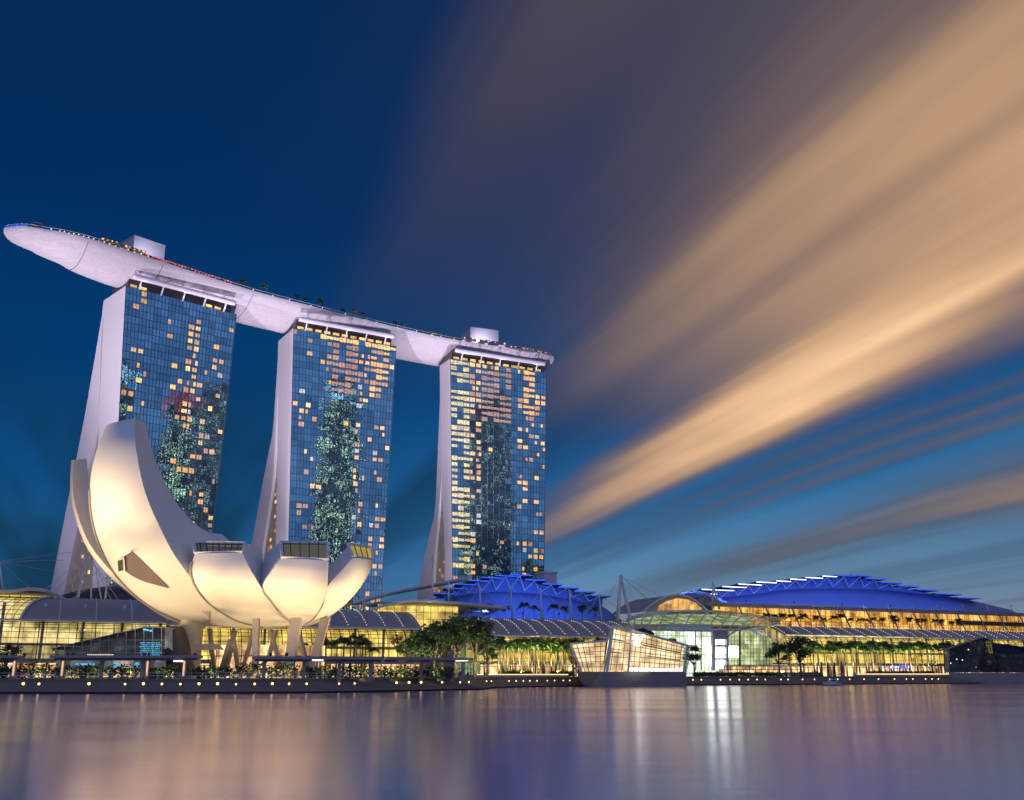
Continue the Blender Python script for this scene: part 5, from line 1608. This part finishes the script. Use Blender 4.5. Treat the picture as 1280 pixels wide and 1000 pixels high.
# ================================================================== LEFT PROMENADE
# wedge shaped dark glass building with a sloping roof
YW = 214
def w_(px, py, dy=0.0): return atY(px, py, YW + dy)
wd = thing('wedge_building', 'dark wedge shaped glass building with sloping roof line at the left', 'building', w_(135, 838, 5))
g, m_ = MB(), MB()
a, b, c, d_ = w_(73, 823), w_(206, 823), w_(206, 784.5), w_(180, 784)
e = w_(65, 810.5)
g.face(a, b, c, d_, e)
for i in range(13):
    px = 70 + i * 11
    tp = 810.5 - (px - 65) * (26.5 / 115) if px < 180 else 784.3
    m_.bar(w_(px, 823, -.15), w_(px, tp, -.15), .14)
for py in (800, 808, 816): m_.bar(w_(65 + max(0, (810.5 - py)) * 4.34 + 2, py, -.15), w_(206, py, -.15), .12)
g.build('glass_wall', 'glass_dark', wd); m_.build('mullion_grid', 'column', wd)
rf = MB(); rf.prism([w_(63.5, 810.3), w_(180, 783.2), w_(207, 783.6), w_(207, 785.6), w_(180, 785.2), w_(66, 811.8)], (0, 12, 0)); rf.build('roof_edge', 'roof', wd)
ins = MB(); ins.face(*[p + Vector((0, 5, 0)) for p in (a, b, c, d_, e)]); ins.build('interior', 'room_wedge', wd)
fl_ = MB(); fl_.prism([w_(70, 825), w_(207, 825), w_(207, 822.3), w_(70, 822.3)], (0, 11, 0)); fl_.build('floor_edge', 'concrete', wd)
lt = MB()
for i in range(15): lt.box(w_(110 + i * 2.2, 818.4, -.3), (.24, .1, .12))
lt.build('edge_light', 'bead', wd)
rs = random.Random(9)
sg = MB()
for r0 in range(7):
    x = 174 + rs.uniform(0, 3)
    while x < 200:
        ln = rs.uniform(.6, 2.2)
        sg.box(w_(x + ln / 2, 803.5 + r0 * 2.5, -.35), (ln * .165, .08, .16)); x += ln + rs.uniform(.4, 1.6)
sg.build('cyan_text_screen', 'sign_cyan', wd)
sg = MB()
for x0, x1, y_ in ((179, 183, 787), (183.5, 186, 787.6), (187, 190.5, 788.3)): sg.box(w_((x0 + x1) / 2, y_, -.35), ((x1 - x0) * .17, .08, .38))
sg.build('cyan_name_sign', 'sign_cyan', wd)
lw_ = MB(); lw_.prism([w_(70, 838, 1.5), w_(207, 838, 1.5), w_(207, 825, 1.5), w_(70, 825, 1.5)], (0, .3, 0)); lw_.build('ground_floor', 'room_wedge', wd)
sg = MB()
for px, py, r_ in ((145, 831.5, .55), (171, 831, .5)): sg.sphere(w_(px, py, .9), r_, 10, 6)
for px, wv in ((96, .5), (99.5, .35), (103, .7), (107, .8), (113, .5), (117, .4)): sg.box(w_(px, 830.5, .9), (wv, .1, .45))
sg.build('shop_sign', 'sign_cyan', wd)

# covered walk: flat slab roofs on posts
def shelter(label, x0, x1, ytop, Y0, Y1, posts, lit=(), bot=850.0):
    a, b = atY(x0, ytop, Y0), atY(x1, ytop, Y1)
    o = thing('walk_shelter', label, 'shelter', lerp(Vector((a.x, a.y, GZ)), Vector((b.x, b.y, GZ)), .5))
    d = (b - a); d.z = 0; d.normalize(); n_ = Vector((-d.y, d.x, 0))
    b.z = a.z
    mb = MB(); mb.prism([a, b, b + n_ * 4.2, a + n_ * 4.2], (0, 0, .5)); mb.build('slab_roof', 'column', o)
    mb = MB(); mb.bar(a + d * .2 + n_ * 1.6 - Vector((0, 0, .22)), b - d * .2 + n_ * 1.6 - Vector((0, 0, .22)), .35, .4); mb.build('beam', 'column', o)
    for px, is_lit in posts:
        t = (px - x0) / (x1 - x0); c = lerp(a, b, t) + n_ * 1.6
        mb = MB(); mb.box((c.x, c.y, (GZ - .6 + a.z - .2) / 2), (.62, .5, a.z - .2 - GZ + .6), math.atan2(d.y, d.x)); pp = mb.build('post', 'column', o)
        if is_lit:
            mb = MB(); mb.box((c.x - .0, c.y - .33, (GZ + a.z) / 2), (.3, .12, (a.z - GZ) * .72), math.atan2(d.y, d.x)); mb.build('post_light', 'post_glow', pp)
    return o
MAT['post_glow'] = emit('post_glow', (1.0, .58, .34), .9)
shelter('flat roofed walk shelter at the far left edge of the promenade', -60, 18, 822.5, 187, 187, [(-30, 0), (14.5, 1)])
shelter('long flat roofed walk shelter before the dark wedge building', 62, 245, 822.5, 187, 187, [(75.5, 1), (124, 0), (175.5, 0), (182, 1), (228, 1)])
shelter('flat roofed walk shelter with grey posts below the white petals', 318, 480, 823.8, 188, 196, [(331.5, 0), (380.5, 0), (425, 0), (465.5, 0)])
shelter('flat roofed walk shelter before the dark leafy trees', 484, 592, 824.5, 203, 216, [(530.5, 0), (553, 0), (570, 0), (584, 0)])
# bright tube lamps under the shelters
for x0, x1, y_, Y, lab in ((217, 229, 826.5, 188.4, 'glaring white tube lamp under the shelter before the wedge building'), (386, 404, 825.2, 193, 'white tube lamp under the shelter below the petals'), (569, 585, 825.8, 215, 'white tube lamp under the shelter before the leafy trees')):
    a, b = atY(x0, y_, Y), atY(x1, y_, Y)
    mb = MB(); mb.bar(a, b, .2); o = mb.build('tube_lamp', 'strip_white'); tag(o, lab, 'lamp')
# dock lights along the step edge
MAT['dock_lamp'] = emit('dock_lamp', (1.0, .58, .16), 4.0)
def shore_at_x(px, dd):
    pts = inset(SHORE, dd); r_ = ray(px, 850); k = r_[0] / r_[1]
    for (x0, y0), (x1, y1) in zip(pts, pts[1:]):
        f0, f1 = x0 - k * y0, x1 - k * y1
        if f0 <= 0 <= f1 or f1 <= 0 <= f0:
            t = f0 / (f0 - f1) if f0 != f1 else 0
            return Vector((x0 + (x1 - x0) * t, y0 + (y1 - y0) * t, 0)), math.atan2(y1 - y0, x1 - x0)
    return None, 0
o = thing('dock_light', 'small glowing lamp on the timber steps at the water edge', 'dock light', (0, 0, 0), 'dock lights along the timber steps')
mb = MB(); mb.box((0, .12, .22), (.5, .2, .44)); mb.tube([(0, .1, .44), (0, .1, .56)], .28, 8); mb.build('housing', 'dark_metal', o)
mb = MB(); mb.sphere((0, -.08, .24), .21, 10, 6); mb.build('lens', 'dock_lamp', o, True)
dock = o; first = True
for px in (30, 49.5, 112, 157, 180, 203, 226, 249.3, 272.5, 295.5, 318.5, 340.5, 361.5, 383.5, 423.8, 443.2, 495.3, 511, 526, 552.3, 575, 585.5):
    p, a = shore_at_x(px, 3.75)
    place(dock, (p.x, p.y, 1.34), a, rnd.uniform(.8, 1.2), first=first); first = False
for px in (608, 614, 636, 645, 654, 662, 671, 684, 693, 704, 712):
    p, a = shore_at_x(px, 3.75)
    if p: place(dock, (p.x, p.y, 1.34), a, .72, 'small lamp at the recessed quay between the steps and the cream pavilion', 'dock lights at the recessed quay')
for px in (866, 876.5, 900.5, 912.5, 924, 935, 946, 956.5, 976, 985, 1003, 1018, 1037, 1047, 1062, 1080, 1098, 1118, 1133, 1141, 1157, 1165, 1173):
    p, a = shore_at_x(px, 3.6)
    if p: place(dock, (p.x, p.y, 1.34), a, .85, 'small lamp on the right hand quay wall', 'dock lights on the right quay')
# handrail along the upper walk
def railing(label, pts, z, h=1.05, step=2.0):
    o = thing('railing', label, 'railing', Vector(((pts[0][0] + pts[-1][0]) / 2, (pts[0][1] + pts[-1][1]) / 2, z)))
    mb = MB(); mb2 = MB()
    for (x0, y0), (x1, y1) in zip(pts, pts[1:]):
        a, b = Vector((x0, y0, z)), Vector((x1, y1, z)); n = max(1, int((b - a).length / step))
        for k in range(n):
            c = lerp(a, b, k / n); mb.bar(c, c + Vector((0, 0, h)), .08)
        for hh in (h, h * .55): mb2.bar(a + Vector((0, 0, hh)), b + Vector((0, 0, hh)), .07)
    mb.v and mb.add(mb2.v, mb2.f); mb.build('rail_panel', 'steel', o)
e7 = inset(SHORE, 6.6)
railing('steel railing above the timber steps on the left promenade', [p for p in e7 if p[1] < 224 and p[0] > -150], GZ)
railing('steel railing above the quay on the right', [(M(s, -28.4, 0).x, M(s, -28.4, 0).y) for s in (-15, 60, 140, 240)], GZ)
# hedges
rnd = random.Random(77)
hd = [(-15, 16, 193, 2.2), (18, 60, 192, 2.9), (62, 96, 192, 2.5), (97, 128, 192, 2.6), (133, 172, 192, 2.6), (182, 205, 193, 2.0), (206, 245, 193, 2.4), (246, 288, 193, 2.2), (292, 330, 193, 2.9), (334, 372, 196, 2.8), (378, 424, 198, 2.2), (428, 470, 201, 2.9), (474, 514, 207, 2.5), (516, 566, 212, 2.3)]
names = ['at the far left edge', 'below the vaulted hall, second from the left', 'right of the second lit post', 'left of the blue round sign', 'under the blue round sign', 'between two glowing posts', 'right of the glaring tube lamp', 'below the museum entrance core', 'left of the upright museum column', 'between the two leaning museum columns', 'below the right hand petal', 'before the near palms', 'left of the leafy trees', 'under the leafy trees']
for i, ((x0, x1, Y, h), nm) in enumerate(zip(hd, names)):
    a, b = atY(x0, 845, Y), atY(x1, 845, Y)
    shrub('hedge', 'dark leafy hedge on the promenade ' + nm, 'hedge', ((a.x + b.x) / 2, Y, GZ), b.x - a.x, 2.4, h, 0, 'leaf_dark' if i % 3 else 'leaf', 200 + i, .26, dens=1.6)
for px, Y in ((40, 189.6), (80, 189.6), (115, 189.6), (160, 189.6), (195, 189.8), (260, 190), (310, 190), (355, 193), (400, 195), (450, 198.6), (495, 204.4), (540, 209.4)):
    p = atY(px, 846, Y)
    big_spot((p.x, Y, GZ), (p.x + 1, Y + 4, GZ + 1.2), 260, (1.0, .84, .5), 140, 'uplight_and_fill', 'tiny garden lamp before the hedges of the left promenade', .2, 'garden lamps before the left hedges')  # added lights that lift the dark hedges
# leafy trees before the low hall
ct = [(519, 838, 228, 9.8, 4.6), (543, 838, 226, 10.4, 4.9), (570, 838, 230, 13.8, 5.4), (594, 838, 234, 13.6, 5.2), (609, 840, 240, 10.0, 3.8), (557, 838, 236, 12.4, 5.0), (532, 838, 238, 10.8, 4.4)]
tl = ['leftmost of the dark leafy trees before the low hall', 'second dark leafy tree from the left before the low hall', 'tallest of the dark leafy trees before the low hall', 'tall dark leafy tree at the right of the clump before the low hall', 'small dark leafy tree at the right end of the clump', 'dark leafy tree behind the middle of the clump', 'dark leafy tree behind the left of the clump']
for i, ((px, py, Y, h, r_), lab) in enumerate(zip(ct, tl)):
    p = atY(px, py, Y)
    make_tree(lab, 'leafy trees before the low hall', h, r_, 300 + i, (p.x, Y, GZ))
p = atY(8, 838, 205); make_tree('small round dark tree at the far left edge of the promenade', None, 6.4, 3.1, 330, (p.x - .5, 205, GZ))
p = M(ms(1001, 840, -18)[0], -18, GZ); make_tree('large round dark tree left of the palm row on the right', None, 12.6, 5.6, 331, p, dens=1.3)
p = M(ms(974, 840, -16)[0], -16, GZ); make_tree('loose lit green tree before the glass barrel', None, 10.5, 4.6, 332, p, 'leaf', dens=.7)
p = M(ms(868, 840, -14)[0], -14, GZ); make_tree('small green tree between the cream pavilion and the atrium', None, 9.5, 3.4, 333, p, 'leaf')
p = M(ms(805, 800, -8)[0], -8, GZ); make_tree('dark tree rising behind the cream pavilion roof', None, 15.2, 4.0, 334, p)
p = M(ms(838, 800, -8)[0], -8, GZ); make_tree('dark smaller tree rising behind the cream pavilion, right of the taller one', None, 12.2, 3.0, 335, p)
# palms
near_palm = make_palm('dark palm before the gold lit hall, right of the white petals', 'palms right of the white petals', 8.6, 3.1, 41, (0, 0, 0), 'leaf_dark', 16)
first = True
for px, Y, s in ((372, 240, .78), (377, 244, .85), (400, 238, .95), (407, 242, .9), (420, 240, .93), (428, 238, .98), (437, 242, .92), (445, 238, 1.05), (452, 242, .95), (456, 240, .9), (464, 244, .75)):
    p = atY(px, 838, Y); place(near_palm, (p.x, Y, GZ), rnd.uniform(0, 6), s, first=first); first = False
row_palm = make_palm('green palm in the row before the low hall behind the cream pavilion', 'palm row before the low hall', 9.6, 3.8, 42, (0, 0, 0), 'palm', 22)
row_palm2 = make_palm('green palm in the row before the low hall behind the cream pavilion', 'palm row before the low hall', 9.2, 3.6, 43, (0, 0, 0), 'palm', 20)
f1 = f2 = True
for i, px in enumerate((622, 629, 636, 642, 649, 655, 662, 669, 675, 682, 688, 695, 702, 709, 716, 723, 731, 740, 749, 757)):
    for dw in ((-9,) if i % 2 else (-12, -7)):
        p = M(ms(px + rnd.uniform(-2, 2) + (3 if dw == -7 else 0), 838, dw)[0], dw, GZ)
        src = row_palm if (i + dw) % 2 else row_palm2
        fst = f1 if src is row_palm else f2
        place(src, p, rnd.uniform(0, 6), rnd.uniform(.86, 1.12), first=fst)
        if src is row_palm: f1 = False
        else: f2 = False
f1 = True
for i, px in enumerate((1018, 1027, 1035, 1043, 1052, 1060, 1067, 1075, 1083, 1091, 1099, 1107, 1116, 1124, 1131, 1139, 1147, 1155, 1163, 1172, 1180, 1188)):
    for dw in ((-13,) if i % 3 else (-14, -9)):
        p = M(ms(px + rnd.uniform(-2, 2), 838, dw)[0], dw, GZ)
        place(row_palm, p, rnd.uniform(0, 6), rnd.uniform(.9, 1.14), 'green palm in the long row before the lit hall on the right', 'palm row on the right')
for px, Y in ((512, 220), (535, 219), (560, 221), (585, 224), (606, 230)):
    p = atY(px, 840, Y)
    big_spot((p.x, Y, GZ), (p.x + .5, Y + 9, 9), 2600, (1.0, .88, .5), 120, 'uplight_and_fill', 'small uplight in the planting bed below the leafy trees', .3, 'uplights below the leafy trees')  # added lights that brighten the tree crowns from below
# uplights in the palm beds
for px, dw in ((632, -16), (655, -16), (678, -16), (700, -16), (735, -16), (1025, -18), (1050, -18), (1075, -18), (1100, -18), (1125, -18), (1150, -18), (1175, -18)):
    p = M(ms(px, 840, dw)[0], dw, GZ); tp = M(ms(px, 840, dw)[0], dw + 6, 12)
    big_spot(p, tp, 14000, (1.0, .90, .45), 115, 'uplight_and_fill', 'small uplight in the planting bed at the foot of the %s palm row' % ('mid' if px < 800 else 'right'), .3, 'uplights of the %s palm row' % ('mid' if px < 800 else 'right'))
# low beds and wall on the right quay
for i, (x0, x1, nm) in enumerate(((1085, 1110, 'left of the blue lit sign'), (1112, 1140, 'below the blue lit sign'), (1142, 1166, 'right of the blue lit sign'), (632, 664, 'at the recessed quay, left one'), (690, 716, 'at the recessed quay beside the cream pavilion'))):
    dw = -22 if x0 > 800 else -14
    s0, s1 = ms(x0, 842, dw)[0], ms(x1, 842, dw)[0]
    c = M((s0 + s1) / 2, dw, GZ)
    shrub('hedge', 'low clipped hedge ' + nm, 'hedge', c, s1 - s0, 2.0, 1.7, MA, 'leaf', 400 + i, .25, dens=1.4)
s0, s1 = ms(1057, 841, -20)[0], ms(1186, 841, -20)[0]
mb = MB(); mb.prism([M(s0, -25, GZ), M(s1, -25, GZ), M(s1, -23.6, GZ), M(s0, -23.6, GZ)], (0, 0, .9)); o = mb.build('planter_wall', 'concrete'); tag(o, 'low stone planter wall with a light strip before the right palm row', 'planter wall')
mb = MB(); mb.bar(M(s0, -25.1, GZ + .75), M(s1, -25.1, GZ + .75), .12, .2); mb.build('light_strip', 'strip_warm', o)
s0, s1 = ms(590, 842, -16)[0], ms(706, 842, -16)[0]
mb = MB(); mb.prism([M(s0, -18, GZ), M(s1, -18, GZ), M(s1, -16.8, GZ), M(s0, -16.8, GZ)], (0, 0, .8)); o = mb.build('planter_wall', 'concrete'); tag(o, 'low stone planter wall with a light strip at the recessed quay', 'planter wall')
mb = MB(); mb.bar(M(s0, -18.1, GZ + .65), M(s1, -18.1, GZ + .65), .1, .16); mb.build('light_strip', 'strip_warm', o)
# blue sign band
a, b = ms(1112, 836, -8), ms(1140, 832, -8)
mb = MB(); mb.prism([M(a[0], -8, a[1]), M(b[0], -8, a[1]), M(b[0], -8, b[1]), M(a[0], -8, b[1])], (MW[0] * .4, MW[1] * .4, 0))
sgn = thing('sign_board', 'long blue lit sign board below the palm row on the right', 'sign', M((a[0] + b[0]) / 2, -8, GZ))
mb.build('panel', 'sign_blue', sgn)
mb = MB()
for s in (a[0] + .3, b[0] - .3): mb.bar(M(s, -7.7, GZ), M(s, -7.7, a[1]), .25)
mb.build('post', 'dark_metal', sgn)
mb = MB()
for i in range(9):
    if rnd.random() < .8: mb.box(M(lerp(a[0], b[0], (i + .5) / 9), -8.1, lerp(a[1], b[1], .5)), (.4, .1, .45), MA)
mb.build('sign_glyphs', 'sign_white', sgn)
# dark posts at the foot of the big tree
for px in (1028, 1036, 1044, 1053):
    p, z = M(ms(px, 845, -24)[0], -24, GZ), ms(px, 827, -24)[1]
    mb = MB(); mb.tube([p, Vector((p.x, p.y, GZ + 4.2))], .32, 8, .26); mb.sphere((p.x, p.y, GZ + 4.3), .3, 8, 4)
    tag(mb.build('quay_post', 'deck_dark'), 'dark round post on the right quay left of the palm row', 'post', 'dark posts on the right quay')
# planting and people along the right quay
for i, (x0, x1, nm) in enumerate(((868, 900, 'before the atrium'), (902, 940, 'before the glass barrel'), (942, 985, 'right of the glass barrel'), (988, 1025, 'below the large round tree'))):
    dw = -27.2
    s0, s1 = ms(x0, 842, dw)[0], ms(x1, 842, dw)[0]
    shrub('hedge', 'low dark planting on the right quay ' + nm, 'hedge', M((s0 + s1) / 2, dw, GZ), s1 - s0, 1.6, 1.3, MA, 'leaf_dark', 430 + i, .22, dens=1.0)
def make_person(label, loc, cloth, rnd_):
    o = thing('person', label, 'person', loc, 'people along the right quay')
    st = rnd_.uniform(.08, .3)
    J = [((0, 0, .93), .135), ((0, 0, 1.12), .125), ((0, .01, 1.36), .165), ((0, 0, 1.48), .07), ((0, -.01, 1.56), .065), ((0, -.015, 1.66), .10), ((0, -.01, 1.74), .075),
         ((.09, 0, .86), .10), ((.11, -st * .4, .48), .068), ((.11, st * .2 - .05, .07), .045), ((.11, -.12, .03), .035),
         ((-.09, 0, .86), .10), ((-.11, st * .4, .48), .068), ((-.11, st * .9, .08), .045), ((-.11, st * .9 - .14, .03), .035),
         ((.19, 0, 1.38), .062), ((.25, .03, 1.12), .05), ((.24, -.06, .88), .038), ((.24, -.09, .79), .03),
         ((-.19, 0, 1.38), .062), ((-.25, .02, 1.12), .05), ((-.23, -.08, .88), .038), ((-.23, -.11, .79), .03)]
    E = [(0, 1), (1, 2), (2, 3), (3, 4), (4, 5), (5, 6), (0, 7), (7, 8), (8, 9), (9, 10), (0, 11), (11, 12), (12, 13), (13, 14), (2, 15), (15, 16), (16, 17), (17, 18), (2, 19), (19, 20), (20, 21), (21, 22)]
    me = bpy.data.meshes.new('body'); me.from_pydata([j[0] for j in J], E, [])
    b_ = bpy.data.objects.new('body', me); COL.objects.link(b_); b_.parent = o
    me.materials.append(MAT[cloth])
    md = b_.modifiers.new('skin', 'SKIN')
    if not me.skin_vertices: me.attributes.new('skin', 'FLOAT', 'POINT') if False else None
    for v, j in zip(me.skin_vertices[0].data, J): v.radius = (j[1], j[1] * .85)
    me.skin_vertices[0].data[0].use_root = True
    b_.modifiers.new('sub', 'SUBSURF').levels = 1
    mb = MB(); mb.sphere((loc[0], loc[1] + .015, loc[2] + 1.70), .115, 8, 5); mb.build('hair', 'deck_dark', o, True)
    return o
MAT['cloth_dark'] = pbr('dark_clothes', (.05, .05, .06), .8)
MAT['cloth_light'] = pbr('light_clothes', (.42, .38, .36), .8)
rp = random.Random(5)
protos = None
try:
    protos = [make_person('person in %s clothes standing at the railing of the right quay, before the lit atrium' % c, (0, 0, 0), 'cloth_' + c, rp) for c in ('dark', 'light')]
except Exception as ex:
    print('person', ex)
if protos:
    used_ = [False, False]
    for px in (874, 881, 889, 897, 903, 911, 918, 927, 934, 944, 953, 962, 972, 990, 1004, 1016):
        k = 0 if rp.random() < .65 else 1
        dw = -26 + rp.uniform(-.8, 3)
        place(protos[k], M(ms(px, 842, dw)[0], dw, GZ), rp.uniform(0, 6.2), rp.uniform(.94, 1.05), first=not used_[k]); used_[k] = True
# small boat
bp = atZ(1040, 857, 0); bt = thing('small_boat', 'small white boat with a low cabin moored at the right quay', 'boat', bp)
mb = MB(); rows = []
for t in [k / 10 for k in range(11)]:
    x = (t - .5) * 5.2; hw = .95 * (1 - max(0, (t - .45) / .55) ** 2.2) * (.85 + .15 * min(1, t * 4)); sh = .7 + .3 * t * t
    rows.append([bp + Vector((-x, y * hw, z)) for y, z in ((-1, sh), (-.85, .25), (-.3, -.15), (.3, -.15), (.85, .25), (1, sh))])
mb.grid(rows); mb.face(*rows[0]); mb.grid([[r_[0], r_[-1]] for r_ in rows]); mb.build('hull', 'white_wall', bt, True)
mb = MB(); mb.hexa([bp + Vector((x, y, .75)) for x, y in ((-1.2, -.7), (1.3, -.7), (1.3, .7), (-1.2, .7))], [bp + Vector((x, y, 1.75)) for x, y in ((-.7, -.6), (1.2, -.6), (1.2, .6), (-.7, .6))]); mb.build('cabin', 'white_wall', bt)
mb = MB(); mb.box(bp + Vector((.3, -.68, 1.35)), (1.3, .06, .4)); mb.build('cabin_window', 'mullion', bt)
mb = MB(); mb.bar(bp + Vector((.2, 0, 1.75)), bp + Vector((.2, 0, 3.0)), .07); mb.build('mast', 'steel', bt)
# small red buoy
p = atZ(1168, 855.5, 0)
mb = MB(); mb.sphere(p + Vector((0, 0, .25)), .45, 8, 6); mb.tube([p + Vector((0, 0, .6)), p + Vector((0, 0, 1.2))], .06, 6)
MAT['buoy'] = pbr('red_buoy', (.35, .05, .03), .5)
tag(mb.build('buoy', 'buoy', smooth=True), 'small red buoy afloat off the right quay', 'buoy')

# ================================================================== CITY TOWERS BEHIND THE VIEWER (they mirror in the hotel glass)
def city_mat(name, col, dens, strength, cell):
    m, nt, b = mat_new(name)
    N, L = nt.nodes, nt.links
    t = N.new('ShaderNodeTexCoord')
    mpn = N.new('ShaderNodeMapping'); mpn.inputs['Scale'].default_value = (1 / cell[0], 1 / cell[0], 1 / cell[1])
    L.new(t.outputs['Object'], mpn.inputs[0])
    flo = N.new('ShaderNodeVectorMath'); flo.operation = 'FLOOR'; L.new(mpn.outputs[0], flo.inputs[0])
    wz = N.new('ShaderNodeTexWhiteNoise'); L.new(flo.outputs[0], wz.inputs['Vector'])
    gt = N.new('ShaderNodeMath'); gt.operation = 'LESS_THAN'; gt.inputs[1].default_value = dens; L.new(wz.outputs['Value'], gt.inputs[0])
    frn_ = N.new('ShaderNodeVectorMath'); frn_.operation = 'FRACTION'; L.new(mpn.outputs[0], frn_.inputs[0])
    sx = N.new('ShaderNodeSeparateXYZ'); L.new(frn_.outputs[0], sx.inputs[0])
    fz = N.new('ShaderNodeMath'); fz.operation = 'LESS_THAN'; fz.inputs[1].default_value = .55; L.new(sx.outputs[2], fz.inputs[0])
    mm = N.new('ShaderNodeMath'); mm.operation = 'MULTIPLY'; L.new(gt.outputs[0], mm.inputs[0]); L.new(fz.outputs[0], mm.inputs[1])
    ms2 = N.new('ShaderNodeMath'); ms2.operation = 'MULTIPLY'; ms2.inputs[1].default_value = strength; L.new(mm.outputs[0], ms2.inputs[0])
    b.inputs['Base Color'].default_value = (.12, .14, .15, 1)
    b.inputs['Emission Color'].default_value = (*col, 1)
    L.new(ms2.outputs[0], b.inputs['Emission Strength'])
    m.cycles.emission_sampling = 'NONE'
    return m
MAT['city_green'] = city_mat('green_white_office', (1.0, .80, .42), .13, 5.0, (2.4, 3.0))
MAT['city_red'] = city_mat('red_sign', (1.0, .08, .10), .5, 3.0, (2.4, 3.0))
MAT['city_blue'] = city_mat('blue_white_office', (.8, .9, 1.0), .30, 3.6, (2.6, 3.2))
MAT['city_dim'] = city_mat('dim_office', (1.0, .86, .6), .09, 2.0, (2.0, 3.2))
MAT['city_gold'] = city_mat('gold_office', (1.0, .82, .35), .55, 2.4, (2.4, 3.0))
def city_tower(label, c, w, d, h, mat, rz, crown=None, setback=.75):
    o = thing('office_tower', label, 'office tower', (c[0], c[1], 2))
    mb = MB(); mb.box((c[0], c[1], 2 + h * .40), (w, d, h * .8), rz); mb.build('shaft', mat, o)
    mb = MB(); mb.box((c[0], c[1], 2 + h * .9), (w * setback, d * setback, h * .2), rz); mb.build('upper_shaft', mat, o)
    mb = MB(); mb.box((c[0], c[1], 2 + h * 1.0 + 2), (w * setback * .7, d * setback * .7, 4), rz); mb.build('plant_room', 'roof_dark', o)
    if crown:
        mb = MB(); mb.box((c[0], c[1], 2 + h * crown[0]), (w * setback + 1.5, d * setback + 1.5, crown[1]), rz); mb.build('lit_crown', crown[2], o)
    return o
def mirror_spot(root, px, py, tdist):
    r_, TL, TR, U, Nn = root
    p = at_plane(px, py, TL, Nn); d = Vector((p.x, p.y, 0)).normalized()
    rr = d - 2 * d.dot(Nn) * Nn
    k = math.hypot(p.x, p.y)
    return (p.x + rr.x * tdist, p.y + rr.y * tdist)
CITY = [(T1, 226, 560, 640, 44, 30, 300, 'city_green', (.985, 18, 'city_red'), 'green lit office tower with red crown across the bay, mirrored in the nearest hotel'),
        (T2, 420, 600, 560, 44, 34, 318, 'city_green', (.96, 22, 'city_blue'), 'green lit office tower with blue white top across the bay, mirrored in the middle hotel'),
        (T3, 616, 620, 470, 40, 34, 292, 'city_dim', None, 'dark sparsely lit office tower across the bay, mirrored in the far hotel tower'),
        (T1, 262, 600, 760, 52, 30, 130, 'city_dim', None, 'lowest dim office tower across the bay')]
for root, px, py, td, w, d, h, mt, cr, lab in CITY:
    c = mirror_spot(root, px, py, td)
    city_tower(lab, c, w, d, h, mt, math.atan2(c[1] - 500, c[0]) + R(90), cr)
